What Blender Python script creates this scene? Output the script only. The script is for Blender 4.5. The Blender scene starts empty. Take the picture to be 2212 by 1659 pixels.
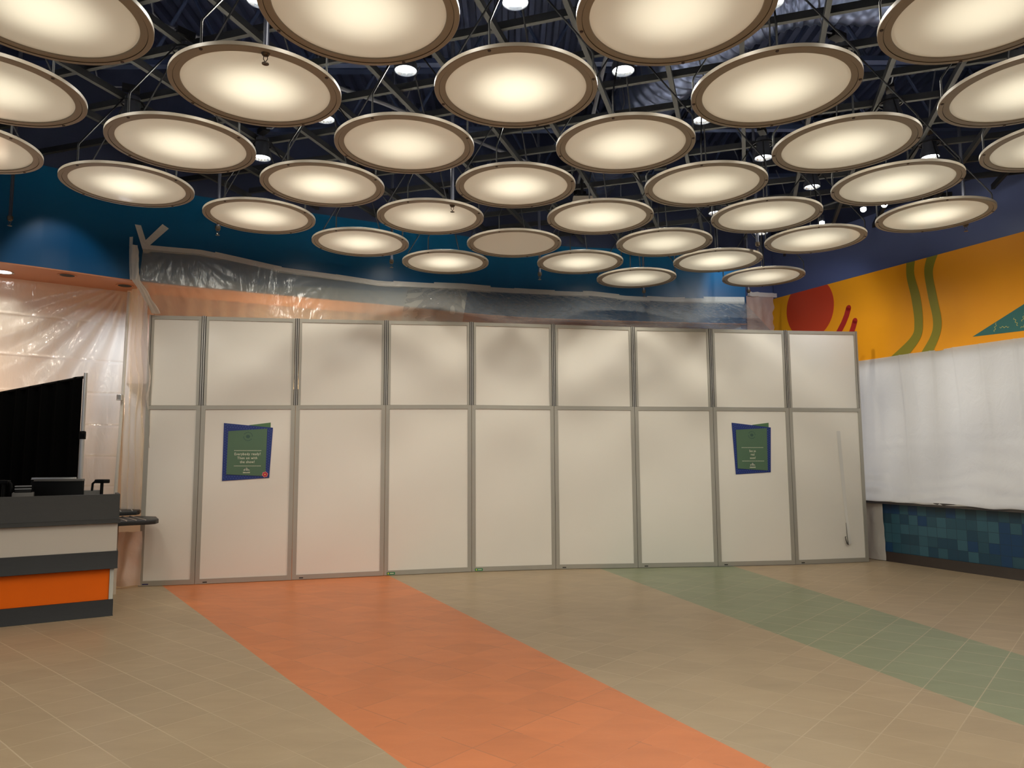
import bpy, bmesh, math, random
from mathutils import Vector, Matrix, noise
random.seed(7)
S = bpy.context.scene
COL = S.collection
R = math.radians

# ------------------------------------------------------------------ camera, world, exposure
cam_d = bpy.data.cameras.new('camera')
cam = bpy.data.objects.new('camera', cam_d); COL.objects.link(cam)
PITCH, ROLL, CAMH = 0.0987633, -0.0058744, 1.69586
_c, _s = math.cos(PITCH), math.sin(PITCH)
_F = Vector((0, _c, _s)); _U = Vector((0, -_s, _c)); _R = Vector((1, 0, 0))
_cr, _sr = math.cos(ROLL), math.sin(ROLL)
_R2 = _R * _cr + _U * _sr; _U2 = _U * _cr - _R * _sr
cam.matrix_world = Matrix(((_R2.x, _U2.x, -_F.x, 0), (_R2.y, _U2.y, -_F.y, 0), (_R2.z, _U2.z, -_F.z, CAMH), (0, 0, 0, 1)))
cam_d.sensor_fit = 'HORIZONTAL'; cam_d.sensor_width = 36.0
cam_d.lens = 1566.718 / 2212 * 36.0
cam_d.clip_start = 0.05; cam_d.clip_end = 200
S.camera = cam
S.view_settings.view_transform = 'Standard'; S.view_settings.look = 'None'
S.view_settings.gamma = 1.0; S.view_settings.exposure = 0.0
S.view_settings.use_curve_mapping = False
try:
    S.cycles.use_denoising = True
    S.cycles.max_bounces = 7; S.cycles.diffuse_bounces = 4; S.cycles.glossy_bounces = 3; S.cycles.transmission_bounces = 5; S.cycles.transparent_max_bounces = 10
    S.cycles.use_adaptive_sampling = True; S.cycles.adaptive_threshold = 0.02
    S.cycles.sample_clamp_indirect = 6.0
    S.cycles.caustics_reflective = False; S.cycles.caustics_refractive = False
except Exception:
    pass
W = bpy.data.worlds.new('hall_daylight'); S.world = W; W.use_nodes = True
W.node_tree.nodes['Background'].inputs[0].default_value = (0.80, 0.86, 1.0, 1)
W.node_tree.nodes['Background'].inputs[1].default_value = 0.22

WARM = (1.0, 0.945, 0.82)
P_WIDE, P_SPOT = 95.0, 60.0          # watts of each can: wide flood and its narrow core
def light(name, kind, loc, energy, color=(1, 1, 1), target=None, **kw):
    d = bpy.data.lights.new(name, kind); d.energy = energy; d.color = color
    for k, v in kw.items(): setattr(d, k, v)
    o = bpy.data.objects.new(name, d); COL.objects.link(o); o.location = loc
    if target is not None:
        o.rotation_euler = (Vector(target) - Vector(loc)).to_track_quat('-Z', 'Y').to_euler()
    return o
# daylight outside the tarped window on the right
light('window_daylight', 'AREA', (8.9, 10.9, 2.3), 130, (0.88, 0.92, 1.0), (6.5, 10.0, 2.0), shape='RECTANGLE', size=8.0, size_y=2.6)
# unseen fill lights added over and behind the camera, in place of further round lamps
for r in (-5, -3, -1):
    for c in range(-4, 5, 2):
        cc = c + (1 if r == -3 else 0)
        if abs(cc) > 3.6: continue
        light('hall_fill_light', 'AREA', (0.054 + 1.95 * cc, 4.242 + 0.973 * r * 1.5, 4.42), 39, WARM, shape='DISK', size=1.1)

# ------------------------------------------------------------------ materials
def nt_new(name):
    m = bpy.data.materials.new(name); m.use_nodes = True
    nt = m.node_tree
    return m, nt, nt.nodes['Principled BSDF'], nt.nodes['Material Output']
def col4(c): return (c[0], c[1], c[2], 1)
def pmat(name, c, rough=0.5, metal=0.0, spec=0.5, var=0.0, vscale=3.0, bump=0.0, bscale=40.0, coat=0.0, stretch=None):
    m, nt, b, out = nt_new(name); L = nt.links; N = nt.nodes
    b.inputs['Base Color'].default_value = col4(c); b.inputs['Roughness'].default_value = rough
    b.inputs['Metallic'].default_value = metal; b.inputs['Specular IOR Level'].default_value = spec
    b.inputs['Coat Weight'].default_value = coat; b.inputs['Coat Roughness'].default_value = 0.08
    tc = N.new('ShaderNodeTexCoord'); mp = N.new('ShaderNodeMapping'); L.new(tc.outputs['Object'], mp.inputs[0])
    if stretch: mp.inputs['Scale'].default_value = stretch
    if var > 0:
        n = N.new('ShaderNodeTexNoise'); n.inputs['Scale'].default_value = vscale; n.inputs['Detail'].default_value = 6
        L.new(mp.outputs[0], n.inputs['Vector'])
        mx = N.new('ShaderNodeMix'); mx.data_type = 'RGBA'
        mx.inputs[6].default_value = col4([max(0, x * (1 - var)) for x in c]); mx.inputs[7].default_value = col4([min(1, x * (1 + var)) for x in c])
        L.new(n.outputs['Fac'], mx.inputs[0]); L.new(mx.outputs[2], b.inputs['Base Color'])
    if bump > 0:
        n2 = N.new('ShaderNodeTexNoise'); n2.inputs['Scale'].default_value = bscale; n2.inputs['Detail'].default_value = 4
        L.new(mp.outputs[0], n2.inputs['Vector'])
        bp = N.new('ShaderNodeBump'); bp.inputs['Strength'].default_value = bump; bp.inputs['Distance'].default_value = 0.01
        L.new(n2.outputs['Fac'], bp.inputs['Height']); L.new(bp.outputs[0], b.inputs['Normal'])
    return m
def emat(name, c, s):
    m, nt, b, out = nt_new(name)
    b.inputs['Emission Color'].default_value = col4(c); b.inputs['Emission Strength'].default_value = s
    b.inputs['Base Color'].default_value = col4(c)
    return m
def film(name, c, clear=0.5, transl=0.3, rough=0.12, bump=0.3, bscale=14.0, gloss=0.5, stretch=(1, 1, 1), gcol=(1, 1, 1), detail=5):
    """thin polythene: clear part + milky diffuse/translucent part + glossy skin"""
    m, nt, b, out = nt_new(name); N, L = nt.nodes, nt.links
    N.remove(b)
    d = N.new('ShaderNodeBsdfDiffuse'); d.inputs[0].default_value = col4(c)
    t = N.new('ShaderNodeBsdfTranslucent'); t.inputs[0].default_value = col4(c)
    tr = N.new('ShaderNodeBsdfTransparent'); g = N.new('ShaderNodeBsdfGlossy'); g.inputs['Roughness'].default_value = rough
    g.inputs[0].default_value = col4(gcol)
    m1 = N.new('ShaderNodeMixShader'); m1.inputs[0].default_value = transl; L.new(d.outputs[0], m1.inputs[1]); L.new(t.outputs[0], m1.inputs[2])
    m2 = N.new('ShaderNodeMixShader'); m2.inputs[0].default_value = clear; L.new(m1.outputs[0], m2.inputs[1]); L.new(tr.outputs[0], m2.inputs[2])
    fr = N.new('ShaderNodeLayerWeight'); pw = N.new('ShaderNodeMath'); pw.operation = 'POWER'; pw.inputs[1].default_value = 4.0; L.new(fr.outputs['Facing'], pw.inputs[0])
    mul = N.new('ShaderNodeMath'); mul.operation = 'MULTIPLY_ADD'; mul.inputs[1].default_value = gloss; mul.inputs[2].default_value = 0.02 + gloss * 0.12
    mul.use_clamp = True; L.new(pw.outputs[0], mul.inputs[0])
    m3 = N.new('ShaderNodeMixShader'); L.new(mul.outputs[0], m3.inputs[0]); L.new(m2.outputs[0], m3.inputs[1]); L.new(g.outputs[0], m3.inputs[2])
    L.new(m3.outputs[0], out.inputs[0])
    tc = N.new('ShaderNodeTexCoord'); mp = N.new('ShaderNodeMapping'); mp.inputs['Scale'].default_value = stretch
    L.new(tc.outputs['Object'], mp.inputs[0])
    n = N.new('ShaderNodeTexNoise'); n.inputs['Scale'].default_value = bscale; n.inputs['Detail'].default_value = detail; n.inputs['Distortion'].default_value = 0.6
    L.new(mp.outputs[0], n.inputs['Vector'])
    bp = N.new('ShaderNodeBump'); bp.inputs['Strength'].default_value = bump; bp.inputs['Distance'].default_value = 0.03
    L.new(n.outputs['Fac'], bp.inputs['Height'])
    for q in (d, g, fr): L.new(bp.outputs[0], q.inputs['Normal'])
    return m

M = {}
M['alu'] = pmat('aluminium_frame', (0.42, 0.40, 0.345), 0.38, 0.35, var=0.05)
M['white_panel'] = pmat('white_laminate', (0.80, 0.765, 0.69), 0.16, 0, 0.5, var=0.03, vscale=1.3, bump=0.05, bscale=2.2)
M['groove'] = pmat('dark_groove', (0.02, 0.02, 0.018), 0.6)
M['alu_strip'] = pmat('aluminium_strip', (0.46, 0.44, 0.40), 0.3, 0.5)
M['rim'] = pmat('disc_rim', (0.26, 0.225, 0.175), 0.42, 0.0, var=0.04)
M['rim_groove'] = pmat('disc_rim_groove', (0.05, 0.04, 0.03), 0.7)
M['bolt'] = pmat('bolt', (0.06, 0.04, 0.035), 0.4, 0.6)
M['rod'] = pmat('black_rod', (0.003, 0.003, 0.004), 0.5, 0.0, 0.15)
M['strut'] = pmat('black_strut', (0.010, 0.011, 0.014), 0.5, 0.3)
M['flange_lit'] = pmat('strut_flange_lit', (0.020, 0.020, 0.0195), 0.6, 0.0, 0.15)  # paler than the channel: floor light on the underside put into the colour
M['can'] = pmat('lamp_can', (0.03, 0.033, 0.045), 0.4, 0.4)
M['reflector'] = pmat('lamp_reflector', (0.85, 0.88, 0.9), 0.15, 0.9)
M['bulb'] = emat('lamp_bulb', (0.93, 0.97, 1.0), 9.0)
M['bulb_off'] = pmat('lamp_bulb_off', (0.4, 0.4, 0.4), 0.3)
M['truss'] = pmat('navy_steel', (0.025, 0.038, 0.09), 0.45, 0.2, var=0.2)
M['conduit'] = pmat('grey_conduit', (0.10, 0.105, 0.13), 0.45, 0.3)
M['pipe'] = pmat('dark_pipe', (0.05, 0.055, 0.08), 0.4, 0.3)
M['brass'] = pmat('sprinkler_metal', (0.10, 0.08, 0.06), 0.3, 0.8)
M['duct'] = pmat('navy_duct', (0.10, 0.125, 0.22), 0.28, 0.75, var=0.15)
M['blue'] = pmat('blue_paint', (0.002, 0.078, 0.20), 0.30, 0, 0.45, var=0.05, bump=0.03, bscale=3)
M['navy'] = pmat('navy_paint', (0.095, 0.125, 0.27), 0.3, 0, 0.45, var=0.04, bump=0.03, bscale=3)
M['dark_navy'] = pmat('dark_navy_paint', (0.004, 0.010, 0.038), 0.7, var=0.1)
M['copper'] = pmat('terracotta_soffit', (0.62, 0.24, 0.11), 0.32, 0, 0.5, var=0.06, vscale=1.5)
M['tan_wall'] = pmat('tan_wall', (0.50, 0.40, 0.30), 0.6, var=0.05)
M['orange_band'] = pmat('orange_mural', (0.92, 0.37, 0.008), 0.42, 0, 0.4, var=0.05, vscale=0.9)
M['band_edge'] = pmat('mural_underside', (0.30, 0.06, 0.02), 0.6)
M['red'] = pmat('mural_red', (0.55, 0.05, 0.014), 0.45)
M['deep_red'] = pmat('mural_deep_red', (0.42, 0.016, 0.012), 0.45)
M['olive'] = pmat('mural_olive', (0.27, 0.24, 0.012), 0.45)
M['teal'] = pmat('mural_teal', (0.025, 0.145, 0.135), 0.45)
M['lime'] = pmat('mural_lime', (0.50, 0.46, 0.13), 0.45)
M['black_cloth'] = pmat('black_drape', (0.0004, 0.0004, 0.0004), 0.95, 0, 0.1)
M['black'] = pmat('black_plastic', (0.0025, 0.0025, 0.0025), 0.5, 0, 0.15)
M['charcoal'] = pmat('charcoal_laminate', (0.016, 0.0145, 0.0125), 0.5, 0, 0.4, var=0.25, vscale=6, bump=0.1, bscale=60, stretch=(1, 1, 4))
M['charcoal2'] = pmat('dark_slate_laminate', (0.015, 0.015, 0.0155), 0.45, 0, 0.4, var=0.3, vscale=5, stretch=(1, 1, 5))
M['counter_white'] = pmat('counter_white', (0.42, 0.375, 0.32), 0.5, var=0.03)
M['counter_orange'] = pmat('counter_orange', (0.70, 0.115, 0.0), 0.55, 0, 0.12, var=0.06)
M['steel'] = pmat('brushed_steel', (0.55, 0.54, 0.52), 0.3, 0.8)
M['grey_plastic'] = pmat('grey_plastic', (0.09, 0.083, 0.075), 0.5)
M['baseboard'] = pmat('brown_base', (0.035, 0.024, 0.018), 0.5, var=0.15)
M['ledge'] = pmat('dark_ledge', (0.045, 0.036, 0.031), 0.35, var=0.1)
M['poster_blue'] = pmat('poster_blue', (0.010, 0.028, 0.17), 0.45)
M['poster_green'] = pmat('poster_green', (0.075, 0.145, 0.085), 0.5, var=0.06)
M['poster_green2'] = pmat('poster_leaf_green', (0.075, 0.17, 0.07), 0.5)
M['poster_dark'] = pmat('poster_emblem', (0.035, 0.085, 0.065), 0.5)
M['poster_dot'] = pmat('poster_dot', (0.10, 0.17, 0.42), 0.5)
M['cream'] = pmat('cream_print', (0.66, 0.66, 0.52), 0.5)
M['pink'] = pmat('flower_pink', (0.75, 0.25, 0.27), 0.5)
M['flower_red'] = pmat('flower_red', (0.50, 0.03, 0.05), 0.5)
M['gold'] = pmat('flower_centre', (0.8, 0.45, 0.12), 0.5)
M['sticker_green'] = pmat('sticker_green', (0.01, 0.20, 0.07), 0.4)
M['sticker_blue'] = pmat('sticker_blue', (0.01, 0.015, 0.12), 0.4)
M['sticker_black'] = pmat('sticker_black', (0.02, 0.018, 0.015), 0.4)
M['yellow'] = pmat('sticker_yellow', (0.6, 0.6, 0.1), 0.4)
M['tape'] = film('masking_tape', (0.80, 0.78, 0.72), clear=0.12, transl=0.2, rough=0.35, bump=0.3, bscale=20, gloss=0.3)
M['strip'] = film('peeled_tape', (0.85, 0.84, 0.80), clear=0.15, transl=0.3, rough=0.25, bump=0.1, gloss=0.4)
M['film_hang'] = film('polythene_hanging', (0.76, 0.73, 0.66), clear=0.22, transl=0.5, rough=0.10, bump=1.0, bscale=4.2, gloss=0.6, stretch=(1.6, 1.6, 0.42), gcol=(1, 0.97, 0.93))
M['film_left'] = film('polythene_over_left', (0.66, 0.65, 0.58), clear=0.58, transl=0.35, rough=0.22, bump=0.5, bscale=4, gloss=0.25, stretch=(2.2, 1, 0.5))
M['film_right'] = film('polythene_over_right', (0.50, 0.49, 0.47), clear=0.70, transl=0.35, rough=0.07, bump=1.0, bscale=11, gloss=0.85, stretch=(1.1, 1, 0.6), detail=5)
M['film_peach'] = film('polythene_peach', (0.80, 0.62, 0.52), clear=0.15, transl=0.4, rough=0.3, bump=0.5, bscale=7, gloss=0.3)
M['cloth'] = film('white_tarp', (0.76, 0.735, 0.69), clear=0.0, transl=0.40, rough=0.5, bump=0.9, bscale=4.5, gloss=0.10, stretch=(1, 1, 0.7))

# diffuser acrylic: opal sheet, lit from the can above it
m, nt, b, out = nt_new('opal_diffuser'); N, L = nt.nodes, nt.links; N.remove(b)
d = N.new('ShaderNodeBsdfDiffuse'); d.inputs[0].default_value = (0.74, 0.72, 0.68, 1)
t = N.new('ShaderNodeBsdfTranslucent'); t.inputs[0].default_value = (0.93, 0.90, 0.78, 1)
g = N.new('ShaderNodeBsdfGlossy'); g.inputs['Roughness'].default_value = 0.12
a = N.new('ShaderNodeMixShader'); a.inputs[0].default_value = 0.06; L.new(d.outputs[0], a.inputs[1]); L.new(t.outputs[0], a.inputs[2])
fr = N.new('ShaderNodeLayerWeight'); pw = N.new('ShaderNodeMath'); pw.operation = 'POWER'; pw.inputs[1].default_value = 5.0; L.new(fr.outputs['Facing'], pw.inputs[0])
ml = N.new('ShaderNodeMath'); ml.operation = 'MULTIPLY_ADD'; ml.inputs[1].default_value = 0.5; ml.inputs[2].default_value = 0.03; L.new(pw.outputs[0], ml.inputs[0])
c_ = N.new('ShaderNodeMixShader'); L.new(ml.outputs[0], c_.inputs[0]); L.new(a.outputs[0], c_.inputs[1]); L.new(g.outputs[0], c_.inputs[2])
L.new(c_.outputs[0], out.inputs[0]); M['diffuser'] = m

# floor: tan / orange / green tile field, straight fan-shaped stripes
m, nt, b, out = nt_new('tile_floor'); N, L = nt.nodes, nt.links
geo = N.new('ShaderNodeNewGeometry'); pos = geo.outputs['Position']
def dot(v, off=0.0):
    n = N.new('ShaderNodeVectorMath'); n.operation = 'DOT_PRODUCT'; n.inputs[1].default_value = (v[0], v[1], 0); L.new(pos, n.inputs[0])
    k = N.new('ShaderNodeMath'); k.operation = 'ADD'; k.inputs[1].default_value = off; L.new(n.outputs['Value'], k.inputs[0]); return k.outputs[0]
def mth(op, a_, b_=None):
    k = N.new('ShaderNodeMath'); k.operation = op
    for i, q in enumerate((a_, b_)):
        if q is None: continue
        if isinstance(q, (int, float)): k.inputs[i].default_value = q
        else: L.new(q, k.inputs[i])
    return k.outputs[0]
def halfplane(p, q):     # 1 to the right (+x) of the line p-q
    v = (-(q[1] - p[1]), q[0] - p[0]); l = math.hypot(*v); v = (v[0] / l, v[1] / l)
    if v[0] < 0: v = (-v[0], -v[1])
    return mth('GREATER_THAN', dot(v, -(v[0] * p[0] + v[1] * p[1])), 0.0)
OL = halfplane((-4.687, 9.896), (-0.585, 4.155)); OR_ = halfplane((-1.729, 10.498), (1.401, 4.128))
GL = halfplane((1.321, 11.102), (3.189, 4.725)); GR = halfplane((3.40, 11.08), (4.29, 6.26))
is_or = mth('SUBTRACT', OL, OR_); is_gr = mth('SUBTRACT', GL, GR)
PP, PQ = 0.3515, 0.35
cp_ = mth('DIVIDE', dot((0.654, 0.756), -2.13), PP); cq_ = mth('DIVIDE', dot((0.756, -0.654), 1.675), PQ)
fp, fq = mth('FRACT', cp_), mth('FRACT', cq_)
dp = mth('MINIMUM', fp, mth('SUBTRACT', 1.0, fp)); dq = mth('MINIMUM', fq, mth('SUBTRACT', 1.0, fq))
cell = N.new('ShaderNodeCombineXYZ'); L.new(mth('FLOOR', cp_), cell.inputs[0]); L.new(mth('FLOOR', cq_), cell.inputs[1])
wn = N.new('ShaderNodeTexWhiteNoise'); wn.noise_dimensions = '2D'; L.new(cell.outputs[0], wn.inputs['Vector'])
def noi(scale, detail=4, vec=None):
    n = N.new('ShaderNodeTexNoise'); n.inputs['Scale'].default_value = scale; n.inputs['Detail'].default_value = detail
    L.new(vec if vec else pos, n.inputs['Vector']); return n.outputs['Fac']
def mixc(f, a_, b_):
    k = N.new('ShaderNodeMix'); k.data_type = 'RGBA'
    for i, q in ((0, f), (6, a_), (7, b_)):
        if isinstance(q, (int, float)): k.inputs[i].default_value = q
        elif isinstance(q, tuple): k.inputs[i].default_value = col4(q)
        else: L.new(q, k.inputs[i])
    return k.outputs[2]
rotm = N.new('ShaderNodeMapping'); rotm.inputs['Rotation'].default_value = (0, 0, R(40)); rotm.inputs['Scale'].default_value = (2.2, 7.0, 1); L.new(pos, rotm.inputs[0])
tan = mixc(noi(1.0, 6, rotm.outputs[0]), (0.375, 0.275, 0.168), (0.50, 0.385, 0.245))
oran = mixc(noi(1.0, 6, rotm.outputs[0]), (0.60, 0.175, 0.050), (0.78, 0.245, 0.078))
gree = mixc(noi(1.0, 6, rotm.outputs[0]), (0.225, 0.255, 0.150), (0.31, 0.345, 0.215))
base = mixc(is_gr, mixc(is_or, tan, oran), gree)
shade = mth('MULTIPLY_ADD', wn.outputs['Value'], 0.10); nt.nodes[-1].inputs[2].default_value = 0.95
hsv = N.new('ShaderNodeHueSaturation'); L.new(base, hsv.inputs['Color']); L.new(shade, hsv.inputs['Value'])
nonor = mth('MULTIPLY_ADD', is_or, -0.9); nt.nodes[-1].inputs[2].default_value = 1.0
gx = mth('MAXIMUM', mth('SUBTRACT', 1.0, mth('MULTIPLY', dp, 62.0)), mth('MULTIPLY', mth('SUBTRACT', 1.0, mth('MULTIPLY', dq, 62.0)), 0.8))
gx = mth('MAXIMUM', gx, 0.0)
vis = N.new('ShaderNodeMapRange'); vis.inputs[1].default_value = 0.38; vis.inputs[2].default_value = 0.62; vis.inputs[3].default_value = 0.15; vis.inputs[4].default_value = 1.0
L.new(noi(0.45, 2), vis.inputs[0])
sxp = N.new('ShaderNodeSeparateXYZ'); L.new(pos, sxp.inputs[0])
edge = mth('MULTIPLY', mth('MAXIMUM', mth('SUBTRACT', mth('ABSOLUTE', mth('SUBTRACT', sxp.outputs[0], 0.6)), 2.6), 0.0), 0.55)
gm = mth('MULTIPLY', mth('MULTIPLY', gx, mth('MINIMUM', mth('ADD', vis.outputs[0], edge), 1.0)), nonor)
fc = mixc(gm, hsv.outputs[0], (0.62, 0.51, 0.35))
seam = mth('MULTIPLY', mth('MULTIPLY', gx, is_or), mth('GREATER_THAN', noi(1.6, 2), 0.52))
fc = mixc(mth('MULTIPLY', seam, 0.55), fc, (0.30, 0.10, 0.04))
L.new(fc, b.inputs['Base Color']); b.inputs['Roughness'].default_value = 0.36; b.inputs['Specular IOR Level'].default_value = 0.35
bp = N.new('ShaderNodeBump'); bp.inputs['Strength'].default_value = 0.12; bp.inputs['Distance'].default_value = 0.004
L.new(mth('SUBTRACT', noi(30, 4), gx), bp.inputs['Height']); L.new(bp.outputs[0], b.inputs['Normal'])
M['floor'] = m

# blue mosaic wall tiles (object space: x along the wall, z up)
m, nt, b, out = nt_new('blue_mosaic'); N, L = nt.nodes, nt.links
tc = N.new('ShaderNodeTexCoord'); pos = tc.outputs['Object']
sx = N.new('ShaderNodeSeparateXYZ'); L.new(pos, sx.inputs[0])
cx = mth('DIVIDE', sx.outputs[0], 0.152); cz = mth('DIVIDE', sx.outputs[2], 0.150)
cell = N.new('ShaderNodeCombineXYZ'); L.new(mth('FLOOR', cx), cell.inputs[0]); L.new(mth('FLOOR', cz), cell.inputs[1])
wn = N.new('ShaderNodeTexWhiteNoise'); wn.noise_dimensions = '2D'; L.new(cell.outputs[0], wn.inputs['Vector'])
cr = N.new('ShaderNodeValToRGB'); cr.color_ramp.interpolation = 'CONSTANT'
stops = [(0, (0.006, 0.045, 0.12)), (0.18, (0.010, 0.05, 0.09)), (0.34, (0.025, 0.088, 0.125)), (0.55, (0.018, 0.07, 0.105)), (0.75, (0.030, 0.10, 0.14)), (0.9, (0.012, 0.05, 0.08))]
while len(cr.color_ramp.elements) < len(stops): cr.color_ramp.elements.new(0.5)
for e, (p, c) in zip(cr.color_ramp.elements, stops): e.position = p; e.color = col4(c)
L.new(wn.outputs['Value'], cr.inputs[0])
fx, fz = mth('FRACT', cx), mth('FRACT', cz)
dx_ = mth('MINIMUM', mth('MINIMUM', fx, mth('SUBTRACT', 1.0, fx)), mth('MINIMUM', fz, mth('SUBTRACT', 1.0, fz)))
gr = mth('LESS_THAN', dx_, 0.018)
L.new(mixc(gr, cr.outputs[0], (0.012, 0.035, 0.055)), b.inputs['Base Color']); b.inputs['Roughness'].default_value = 0.3
M['mosaic'] = m

# ------------------------------------------------------------------ mesh helpers
def obj(name, bm, mats, parent=None, smooth=True, loc=None, sharp=0.6, recalc=True):
    me = bpy.data.meshes.new(name)
    if recalc: bmesh.ops.recalc_face_normals(bm, faces=bm.faces)
    bm.to_mesh(me); bm.free()
    for mm in (mats if isinstance(mats, (list, tuple)) else [mats]): me.materials.append(M[mm] if isinstance(mm, str) else mm)
    if smooth:
        me.polygons.foreach_set('use_smooth', [True] * len(me.polygons))
        me.set_sharp_from_angle(angle=sharp)
    o = bpy.data.objects.new(name, me); COL.objects.link(o)
    if parent: o.parent = parent
    if loc: o.location = loc
    return o
def tag(o, label=None, cat=None, group=None, kind=None):
    if label: o['label'] = label
    if cat: o['category'] = cat
    if group: o['group'] = group
    if kind: o['kind'] = kind
    return o
def thing(name, label, cat, loc=(0, 0, 0), rz=0.0, group=None):
    o = bpy.data.objects.new(name, None); COL.objects.link(o); o.location = loc; o.rotation_euler = (0, 0, rz)
    o.empty_display_size = 0.1
    return tag(o, label, cat, group)
def struct(o): o['kind'] = 'structure'; return o
def NB(): return bmesh.new()
def hexa(bm, P, mi=0):          # P: 8 points, bottom 4 ccw then top 4
    v = [bm.verts.new(p) for p in P]
    for q in ((0, 1, 2, 3), (4, 5, 6, 7), (0, 1, 5, 4), (1, 2, 6, 5), (2, 3, 7, 6), (3, 0, 4, 7)):
        f = bm.faces.new([v[i] for i in q]); f.material_index = mi
def box(bm, x0, x1, y0, y1, z0, z1, mi=0):
    hexa(bm, [(x0, y0, z0), (x1, y0, z0), (x1, y1, z0), (x0, y1, z0), (x0, y0, z1), (x1, y0, z1), (x1, y1, z1), (x0, y1, z1)], mi)
def bevel(bm, w, seg=2):
    bmesh.ops.remove_doubles(bm, verts=bm.verts, dist=1e-6)
    bmesh.ops.bevel(bm, geom=list(bm.edges), offset=w, segments=seg, affect='EDGES', profile=0.5)
def prism(bm, pts, z0, z1, mi=0):
    lo = [bm.verts.new((p[0], p[1], z0)) for p in pts]; hi = [bm.verts.new((p[0], p[1], z1)) for p in pts]
    f = bm.faces.new(lo[::-1]); f.material_index = mi; f = bm.faces.new(hi); f.material_index = mi
    n = len(pts)
    for i in range(n):
        f = bm.faces.new([lo[i], lo[(i + 1) % n], hi[(i + 1) % n], hi[i]]); f.material_index = mi
def flat(bm, pts, y0, y1, mi=0):   # polygon in x,z extruded in y
    lo = [bm.verts.new((p[0], y0, p[1])) for p in pts]; hi = [bm.verts.new((p[0], y1, p[1])) for p in pts]
    f = bm.faces.new(lo); f.material_index = mi; f = bm.faces.new(hi[::-1]); f.material_index = mi
    n = len(pts)
    for i in range(n):
        f = bm.faces.new([lo[i], lo[(i + 1) % n], hi[(i + 1) % n], hi[i]]); f.material_index = mi
def tube(bm, path, r, seg=8, mi=0, cap=True):
    pts = [Vector(p) for p in path]; rings = []
    up = None
    for i, p in enumerate(pts):
        t_ = ((pts[i + 1] - p) if i < len(pts) - 1 else (p - pts[i - 1]))
        if 0 < i < len(pts) - 1: t_ = (pts[i + 1] - p).normalized() + (p - pts[i - 1]).normalized()
        t_.normalize()
        if up is None: up = Vector((0, 0, 1)) if abs(t_.z) < 0.9 else Vector((1, 0, 0))
        s_ = t_.cross(up).normalized(); up = s_.cross(t_).normalized()
        rr = r[i] if isinstance(r, (list, tuple)) else r
        rings.append([bm.verts.new(p + (s_ * math.cos(2 * math.pi * k / seg) + up * math.sin(2 * math.pi * k / seg)) * rr) for k in range(seg)])
    for A_, B_ in zip(rings, rings[1:]):
        for k in range(seg):
            f = bm.faces.new([A_[k], A_[(k + 1) % seg], B_[(k + 1) % seg], B_[k]]); f.material_index = mi
    if cap:
        for q in (rings[0][::-1], rings[-1]):
            f = bm.faces.new(q); f.material_index = mi
def lathe(bm, prof, seg=32, mi=0, closed=False, c=(0, 0)):
    rings = []
    for r_, z in prof:
        rings.append([bm.verts.new((c[0] + r_ * math.cos(2 * math.pi * k / seg), c[1] + r_ * math.sin(2 * math.pi * k / seg), z)) for k in range(seg)] if r_ > 1e-6 else [bm.verts.new((c[0], c[1], z))])
    prs = list(zip(rings, rings[1:])) + ([(rings[-1], rings[0])] if closed else [])
    for A_, B_ in prs:
        for k in range(seg):
            k2 = (k + 1) % seg
            if len(A_) == 1 and len(B_) == 1: continue
            if len(A_) == 1: q = [A_[0], B_[k2], B_[k]]
            elif len(B_) == 1: q = [A_[k], A_[k2], B_[0]]
            else: q = [A_[k], A_[k2], B_[k2], B_[k]]
            f = bm.faces.new(q); f.material_index = mi
def grid(bm, nu, nv, fn, mi=0):
    V = [[bm.verts.new(fn(i / nu, j / nv)) for j in range(nv + 1)] for i in range(nu + 1)]
    for i in range(nu):
        for j in range(nv):
            f = bm.faces.new([V[i][j], V[i + 1][j], V[i + 1][j + 1], V[i][j + 1]]); f.material_index = mi
def nz(x, y, z=0.0): return noise.noise(Vector((x, y, z)))
def copy_tree(root, loc=None):
    c = root.copy(); COL.objects.link(c)
    if loc is not None: c.location = loc
    for ch in root.children:
        k = ch.copy(); COL.objects.link(k); k.parent = c
        for g_ in ch.children:
            q = g_.copy(); COL.objects.link(q); q.parent = k
    return c
ORD = ['first', 'second', 'third', 'fourth', 'fifth', 'sixth', 'seventh', 'eighth', 'ninth', 'tenth', 'eleventh', 'twelfth', 'thirteenth', 'fourteenth', 'fifteenth', 'sixteenth', 'seventeenth', 'eighteenth']

# ------------------------------------------------------------------ room shell
FY = [(-9.5, 6.0), (-6.13, 8.505), (-4.964, 9.479), (-3.621, 10.23), (-2.176, 11.001), (-0.04, 12.109), (1.995, 12.596), (4.25, 12.942)]
def resample(pts, n):
    P = [Vector((p[0], p[1], 0)) for p in pts]; Ls = [0]
    for a_, b_ in zip(P, P[1:]): Ls.append(Ls[-1] + (b_ - a_).length)
    out_ = []
    for k in range(n + 1):
        s_ = Ls[-1] * k / n; i = 0
        while i < len(P) - 2 and Ls[i + 1] < s_: i += 1
        f = (s_ - Ls[i]) / (Ls[i + 1] - Ls[i]); out_.append(P[i].lerp(P[i + 1], f))
    return out_
def smoothline(pts, n):
    out_ = []
    m_ = len(pts)
    for i in range(m_ - 1):
        p0, p1, p2, p3 = (Vector((*pts[max(i - 1, 0)], 0)), Vector((*pts[i], 0)), Vector((*pts[i + 1], 0)), Vector((*pts[min(i + 2, m_ - 1)], 0)))
        for k in range(n):
            t_ = k / n
            out_.append(0.5 * ((2 * p1) + (-p0 + p2) * t_ + (2 * p0 - 5 * p1 + 4 * p2 - p3) * t_ * t_ + (-p0 + 3 * p1 - 3 * p2 + p3) * t_ ** 3))
    out_.append(Vector((*pts[-1], 0))); return out_
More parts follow.
